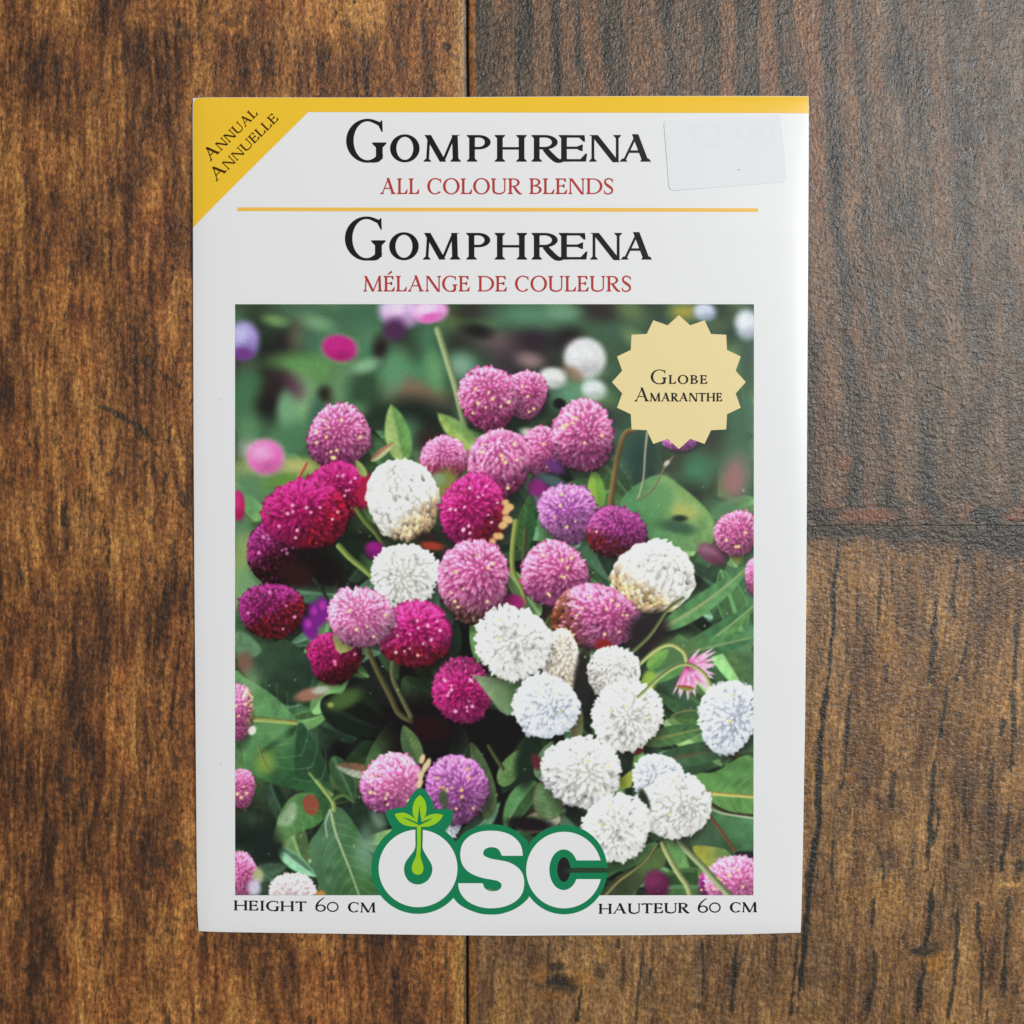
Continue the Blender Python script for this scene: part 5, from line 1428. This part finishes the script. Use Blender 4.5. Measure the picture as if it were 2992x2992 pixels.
def upper_plank():
    p = Plank(axis(SEAM_B, 5600), axis(-2600, JOINT_A))
    U, V = p.U, p.V
    drift = np.where(V > 0, V, V * .3) * 0.055
    warp = (fbm(U / 110, V / 330, 41, 3) - .5) * 46
    u = U - drift + warp
    brown = np.zeros(U.shape)
    for a, b, s in [(1450, 1497, .55), (1543, 1605, .5), (1637, 1678, .6), (1699, 1750, .95), (1823, 1926, .62), (1990, 2040, .35), (2103, 2142, .85), (2214, 2261, .9), (2331, 2390, .95), (2442, 2489, .55), (2530, 2570, .4), (2700, 2750, .35), (2840, 2880, .3)]:
        brown = np.maximum(brown, s * sstep(a - 10, a + 8, u) * (1 - sstep(b - 8, b + 10, u)))
    dark = np.zeros(U.shape)
    for a, b, s in [(1386, 1440, .8), (1500, 1545, .9), (1610, 1637, .7), (1680, 1700, .9), (1755, 1820, .9), (1930, 1960, .7), (2050, 2100, .5), (2142, 2212, .9), (2270, 2330, .8), (2395, 2442, .9), (2500, 2525, .45), (2600, 2640, .4), (2760, 2800, .35)]:
        dark = np.maximum(dark, s * sstep(a - 12, a + 12, u) * (1 - sstep(b - 12, b + 12, u)))
    fadeb = 1 - .55 * sstep(250, 900, V)
    fine = fbm(U / 9, V / 14, 44, 3); mid = fbm(u / 26, V / 160, 45, 4); st = fbm(u / 8, V / 110, 46, 3)
    t = 0.44 + .75 * (mid - .5) + .45 * (st - .5) + .55 * (fine - .5) - .30 * dark * (.45 + .55 * fadeb)
    base = wood_ramp(t, [(42, 38, 35), (66, 58, 51), (90, 77, 65), (116, 99, 82), (142, 122, 101)])
    br = wood_ramp(.5 + .9 * (fine - .5) + .5 * (st - .5), [(92, 62, 42), (134, 92, 62), (166, 120, 84)])
    k = (brown * fadeb * (.75 + .5 * (fbm(u / 20, V / 90, 47) - .5)))[..., None]
    k = np.clip(k, 0, 1)
    p.C = base * (1 - k) + br * k
    rust = sstep(.60, .78, fbm(u / 40, V / 120, 48, 3))[..., None] * .3
    p.C = p.C * (1 - rust) + np.array([128, 84, 56]) / 255. * rust
    # orange lip beside the groove
    lip = (1 - sstep(1386, 1392, U + (fbm(U / 20, V / 40, 49) - .5) * 6))[..., None] * .8
    lc = wood_ramp(.5 + .8 * (fbm(U / 6, V / 50, 50) - .5), [(110, 70, 38), (158, 106, 58), (178, 128, 76)])
    p.C = p.C * (1 - lip) + lc * lip
    p.stain(2468, 1350, 22, 24, (128, 76, 44), .6, 3); p.stain(2462, 1250, 10, 60, (60, 54, 50), .5, 4)
    # end of the board by the joint: rusty patches and soot
    for i, (x, y, a, b, c, o) in enumerate([(2530, 1506, 90, 20, (124, 78, 54), .8), (2700, 1505, 40, 24, (118, 80, 60), .7), (2975, 1510, 50, 26, (124, 80, 58), .7), (2420, 1470, 24, 14, (120, 80, 52), .6), (2800, 1480, 50, 20, (112, 80, 58), .5),
                                           (2400, 1505, 60, 22, (38, 36, 36), .85), (2625, 1500, 24, 34, (40, 40, 40), .75), (2730, 1490, 26, 40, (38, 38, 38), .8), (2880, 1510, 50, 26, (36, 36, 36), .85), (2470, 1460, 34, 8, (44, 42, 40), .7), (2985, 1530, 30, 10, (40, 38, 38), .8)]):
        p.stain(x, y, a, b, c, o, seed=60 + i)
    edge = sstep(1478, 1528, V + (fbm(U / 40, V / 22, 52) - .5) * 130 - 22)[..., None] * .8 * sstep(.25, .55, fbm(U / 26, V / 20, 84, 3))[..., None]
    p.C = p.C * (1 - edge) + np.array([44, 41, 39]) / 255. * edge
    for i, (x, y, a, b, c, o) in enumerate([(2500, 1502, 50, 16, (124, 80, 56), .6), (2590, 1508, 44, 20, (118, 78, 58), .6), (2700, 1508, 34, 22, (112, 78, 60), .5), (2810, 1500, 30, 20, (112, 78, 60), .5), (2980, 1512, 34, 24, (120, 80, 60), .6)]):
        p.stain(x, y, a, b, c, o, seed=90 + i)
    return p

def lower_plank():
    p = Plank(axis(SEAM_B, 5600), axis(JOINT_B, 5600))
    U, V = p.U, p.V
    slant = (V - 2000) * 0.075 * np.clip((V - 1541) / 200, 0, 1)
    warp = (fbm(U / 150, V / 320, 71, 3) - .5) * 50
    u = U + slant + warp
    blot = fbm(u / 110, V / 220, 72, 4); st1 = fbm(u / 14, V / 200, 73, 3); st2 = fbm(u / 6, V / 70, 74, 3); fine = fbm(U / 9, V / 13, 75, 3)
    t = .49 + 1.15 * (blot - .5) + .75 * (st1 - .5) + .50 * (st2 - .5) + .42 * (fine - .5)
    p.C = wood_ramp(t, [(72, 52, 40), (100, 75, 55), (124, 96, 70), (146, 115, 83), (170, 138, 98)])
    och = sstep(.58, .76, fbm(u / 36, V / 90, 76, 3))[..., None] * .4
    p.C = p.C * (1 - och) + np.array([156, 116, 62]) / 255. * och
    grey = sstep(.60, .76, fbm(u / 50, V / 120, 77, 3))[..., None] * .45
    p.C = p.C * (1 - grey) + np.array([88, 74, 66]) / 255. * grey
    rng = np.random.default_rng(18)
    for k in range(120):
        x = rng.uniform(1380, 2992); y = rng.uniform(1560, 2992); l = rng.uniform(25, 120)
        p.stroke([(x, y), (x - l * .05 + rng.normal(0, 3), y + l * .5), (x - l * .09 + rng.normal(0, 5), y + l)], rng.uniform(2, 5), (50, 44, 40), rng.uniform(.35, .7), seed=400 + k)
    def q4(L): return [(2200 + a / 2.415, 1200 + b / 2.415) for a, b in L]
    def q5(L): return [(2200 + a / 1.946, 2000 + b / 1.946) for a, b in L]
    cracks = [([(2455, 1545), (2448, 1600), (2438, 1718), (2430, 1862), (2419, 2000), (2400, 2128), (2393, 2308), (2387, 2437), (2364, 2591), (2354, 2720), (2341, 2873), (2330, 2960)], 8.5, .92),
              (q5([(555, 30), (540, 200), (520, 520), (495, 600)]), 5.5, .85), (q5([(1100, 0), (1080, 200), (1065, 320)]), 6.5, .85), (q5([(1030, 430), (1020, 600), (1010, 780), (995, 1060)]), 8, .85),
              (q5([(1060, 690), (1040, 830), (1020, 930)]), 6, .7), (q5([(1035, 1100), (1010, 1280), (990, 1450), (970, 1600), (950, 1750), (935, 1920)]), 8, .9), (q5([(1470, 0), (1485, 250), (1470, 500)]), 7, .7),
              (q5([(1210, 550), (1195, 640), (1215, 780)]), 8, .7), (q5([(1455, 680), (1450, 800), (1425, 950), (1410, 1080)]), 8, .8), (q5([(1362, 400), (1350, 600), (1345, 780)]), 6, .7), (q5([(455, 870), (450, 1000), (445, 1130)]), 6, .7),
              (q5([(690, 1210), (680, 1300), (670, 1390)]), 6, .75), (q5([(680, 1490), (690, 1580), (688, 1700), (660, 1800), (640, 1920)]), 8, .7), (q5([(1165, 1220), (1160, 1450), (1150, 1620), (1120, 1800), (1110, 1930)]), 6.5, .75),
              (q5([(1285, 1230), (1280, 1380), (1300, 1600), (1290, 1850)]), 7, .75), (q5([(250, 1440), (235, 1650), (210, 1900)]), 7.5, .85), (q5([(810, 480), (795, 640), (800, 740)]), 7, .6), (q5([(1155, 900), (1160, 1000)]), 5, .7),
              (q5([(1460, 1170), (1440, 1400), (1425, 1700), (1415, 1800)]), 7, .7), (q5([(710, 900), (735, 1040), (735, 1140)]), 5, .6), (q5([(1420, 190), (1410, 300)]), 7, .7), (q5([(1090, 1040), (1095, 1190)]), 6, .6),
              (q4([(1290, 1300), (1275, 1600), (1240, 1930)]), 7.5, .8), (q4([(1450, 1020), (1415, 1250), (1418, 1500)]), 7, .75), (q4([(1520, 1600), (1470, 1800), (1420, 1930)]), 7, .65), (q4([(1860, 1500), (1845, 1930)]), 7, .75),
              (q4([(905, 1100), (890, 1400), (880, 1600)]), 4, .65), (q4([(1100, 950), (1105, 1160)]), 8, .6), (q4([(985, 1030), (985, 1300)]), 5, .55), (q4([(740, 1200), (740, 1560)]), 3, .6), (q4([(1560, 1000), (1560, 1400)]), 5, .5), (q4([(1850, 1000), (1850, 1150)]), 6, .5), (q4([(700, 1850), (690, 1930)]), 7, .6), (q4([(940, 1780), (930, 1930)]), 8, .6),
              ([(2155, 2739), (2146, 2850), (2137, 2966)], 6, .85), ([(2050, 2742), (2056, 2850), (2052, 2920)], 5, .7), ([(1808, 2740), (1808, 2775)], 6, .8), ([(1820, 2800), (1816, 2900)], 7, .45), ([(1880, 2750), (1868, 2880), (1858, 2985)], 4.5, .65),
              ([(1900, 2830), (1898, 2880)], 5, .75), ([(1700, 2890), (1690, 2950), (1683, 2990)], 5, .8), ([(1605, 2745), (1600, 2810), (1620, 2840)], 5, .45), ([(2480, 2760), (2475, 2850)], 5, .5), ([(2600, 2300), (2596, 2420)], 5, .5)]
    for i, (pts, w, op) in enumerate(cracks):
        p.stroke(pts, w * 1.35, (32, 32, 33), min(1, op * 1.08), .22, seed=600 + i)
    for i, (x, y, a, b, c, o) in enumerate([(1640, 2866, 48, 20, (36, 34, 34), .9), (1630, 2825, 26, 16, (44, 40, 38), .6), (1660, 2885, 40, 16, (48, 42, 38), .7), (1700, 2855, 44, 22, (164, 116, 58), .6), (1580, 2850, 20, 24, (158, 112, 58), .6), (1600, 2910, 44, 14, (140, 92, 50), .5), (1755, 2840, 18, 26, (48, 42, 38), .6), (2040, 2940, 22, 10, (48, 42, 38), .6),
                                           (2730, 2800, 34, 36, (170, 122, 58), .7), (2690, 2780, 34, 14, (40, 40, 40), .8), (2725, 2770, 24, 24, (48, 46, 44), .6), (2980, 2530, 16, 20, (44, 46, 44), .7), (2955, 2585, 44, 8, (196, 160, 104), .7), (2590, 1880, 26, 50, (160, 122, 62), .6), (2480, 2260, 14, 24, (152, 110, 58), .6), (2590, 2420, 60, 50, (146, 116, 80), .45), (2630, 2440, 20, 40, (176, 146, 104), .5)]):
        p.stain(x, y, a, b, c, o, seed=700 + i)
    # soot along the joint
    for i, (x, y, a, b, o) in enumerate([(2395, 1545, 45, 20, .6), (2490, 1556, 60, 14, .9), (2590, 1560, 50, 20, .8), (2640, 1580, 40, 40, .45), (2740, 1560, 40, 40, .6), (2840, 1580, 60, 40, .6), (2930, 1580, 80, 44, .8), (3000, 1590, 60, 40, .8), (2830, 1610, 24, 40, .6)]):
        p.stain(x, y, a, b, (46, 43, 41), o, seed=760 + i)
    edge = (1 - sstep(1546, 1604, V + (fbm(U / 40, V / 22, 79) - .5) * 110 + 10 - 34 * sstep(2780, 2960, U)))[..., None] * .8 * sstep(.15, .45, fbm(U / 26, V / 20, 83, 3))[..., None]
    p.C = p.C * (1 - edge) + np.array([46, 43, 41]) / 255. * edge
    lip = (1 - sstep(1386, 1396, U + (fbm(U / 20, V / 40, 80) - .5) * 8))[..., None] * .7
    lc = wood_ramp(.5 + .8 * (fbm(U / 6, V / 50, 81) - .5), [(104, 66, 36), (146, 98, 54), (170, 122, 72)])
    p.C = p.C * (1 - lip) + lc * lip
    return p

board = empty('tabletop')
board['kind'] = 'structure'
board['label'] = 'brown wood-grained tabletop of three boards under the packet'

WOODK = 1.06
def build_plank(p, label, tint=(1, 1, 1)):
    nu, nv = len(p.us), len(p.vs)
    U, V = p.U, p.V
    # edges roll down into the groove
    du0 = U - p.us[0]; du1 = p.us[-1] - U; dv0 = V - p.vs[0]; dv1 = p.vs[-1] - V
    dmin = np.minimum(np.minimum(du0, du1), np.minimum(dv0, dv1))
    dj = np.minimum(np.where(p.vs[0] > 1000, dv0, 1e9), np.where(p.vs[-1] < 2000, dv1, 1e9))
    z = -0.00022 * np.exp(-(np.where(dmin == dj, 1e3, dmin) / 7.0))
    lum = p.C.mean(2)
    z = z + 0.00004 * (np.clip(lum, .1, .5) - .3) - 0.00002       # dark cracks lie a touch deeper
    # neither the joint nor the seam is ruler-straight
    jw = (fbm(U / 90.0, 0 * U, 301, 2) - .5) * 12 * np.exp(-np.abs(V - 1536) / 60.0) * sstep(1380, 1480, U)
    sw = (fbm(V / 240.0, 0 * V, 302, 3) - .5) * 8 * np.exp(-np.abs(U - 1365) / 80.0)
    X = WX(U + sw) * TS; Y = WY(V + jw) * TS
    n = nu * nv
    co = np.stack([X, Y, z], -1).reshape(-1, 3)
    idx = np.arange(n).reshape(nv, nu)
    q = np.stack([idx[1:, :-1], idx[1:, 1:], idx[:-1, 1:], idx[:-1, :-1]], -1).reshape(-1, 4)
    ring_ = np.concatenate([idx[0, :], idx[1:, -1], idx[-1, ::-1][1:], idx[1:-1, 0][::-1]])
    low = co[ring_].copy(); low[:, 2] = -0.0009
    m = len(ring_)
    nxt = np.roll(np.arange(m), -1)
    side = np.stack([ring_, ring_[nxt], n + nxt, n + np.arange(m)], -1)
    co = np.concatenate([co, low]); Q = np.concatenate([q, side])
    me = bpy.data.meshes.new('plank')
    me.vertices.add(len(co)); me.vertices.foreach_set('co', co.astype(np.float32).ravel())
    me.loops.add(len(Q) * 4); me.loops.foreach_set('vertex_index', Q.astype(np.int32).ravel())
    me.polygons.add(len(Q)); me.polygons.foreach_set('loop_start', np.arange(0, len(Q) * 4, 4, dtype=np.int32))
    sm = np.ones(len(Q), bool); sm[len(q):] = False
    me.polygons.foreach_set('use_smooth', sm)
    c = np.clip(lin(np.clip(p.C, 0, 1)) * WOODK * np.array(tint), 0, .9).reshape(-1, 3)
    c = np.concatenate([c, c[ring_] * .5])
    at = me.color_attributes.new('Col', 'FLOAT_COLOR', 'POINT')
    at.data.foreach_set('color', np.concatenate([c, np.ones((len(c), 1))], 1).astype(np.float32).ravel())
    me.update(calc_edges=True)
    return new_obj('plank', me, M_WOOD, board, label)
build_plank(left_plank(), 'warm brown long board with a pale worn edge', (.97, .85, .54))
build_plank(upper_plank(), 'dark grey-brown striped board', (.92, .80, .62))
build_plank(lower_plank(), 'light brown board with thin black cracks', (.95, .82, .56))

def backing():
    x0, x1 = -2400 - 200, 5600 + 200
    co = []
    for z in (-0.00095, -0.012):
        for u, v in ((x0, -2800), (x1, -2800), (x1, 5800), (x0, 5800)):
            co.append((float(WX(u)), float(WY(v)), z))
    f = [[3, 2, 1, 0], [4, 5, 6, 7], [0, 1, 5, 4], [1, 2, 6, 5], [2, 3, 7, 6], [3, 0, 4, 7]]
    return new_obj('backing_board', mesh_from('backing_board', co, f), M_GROOVE, board)
backing()
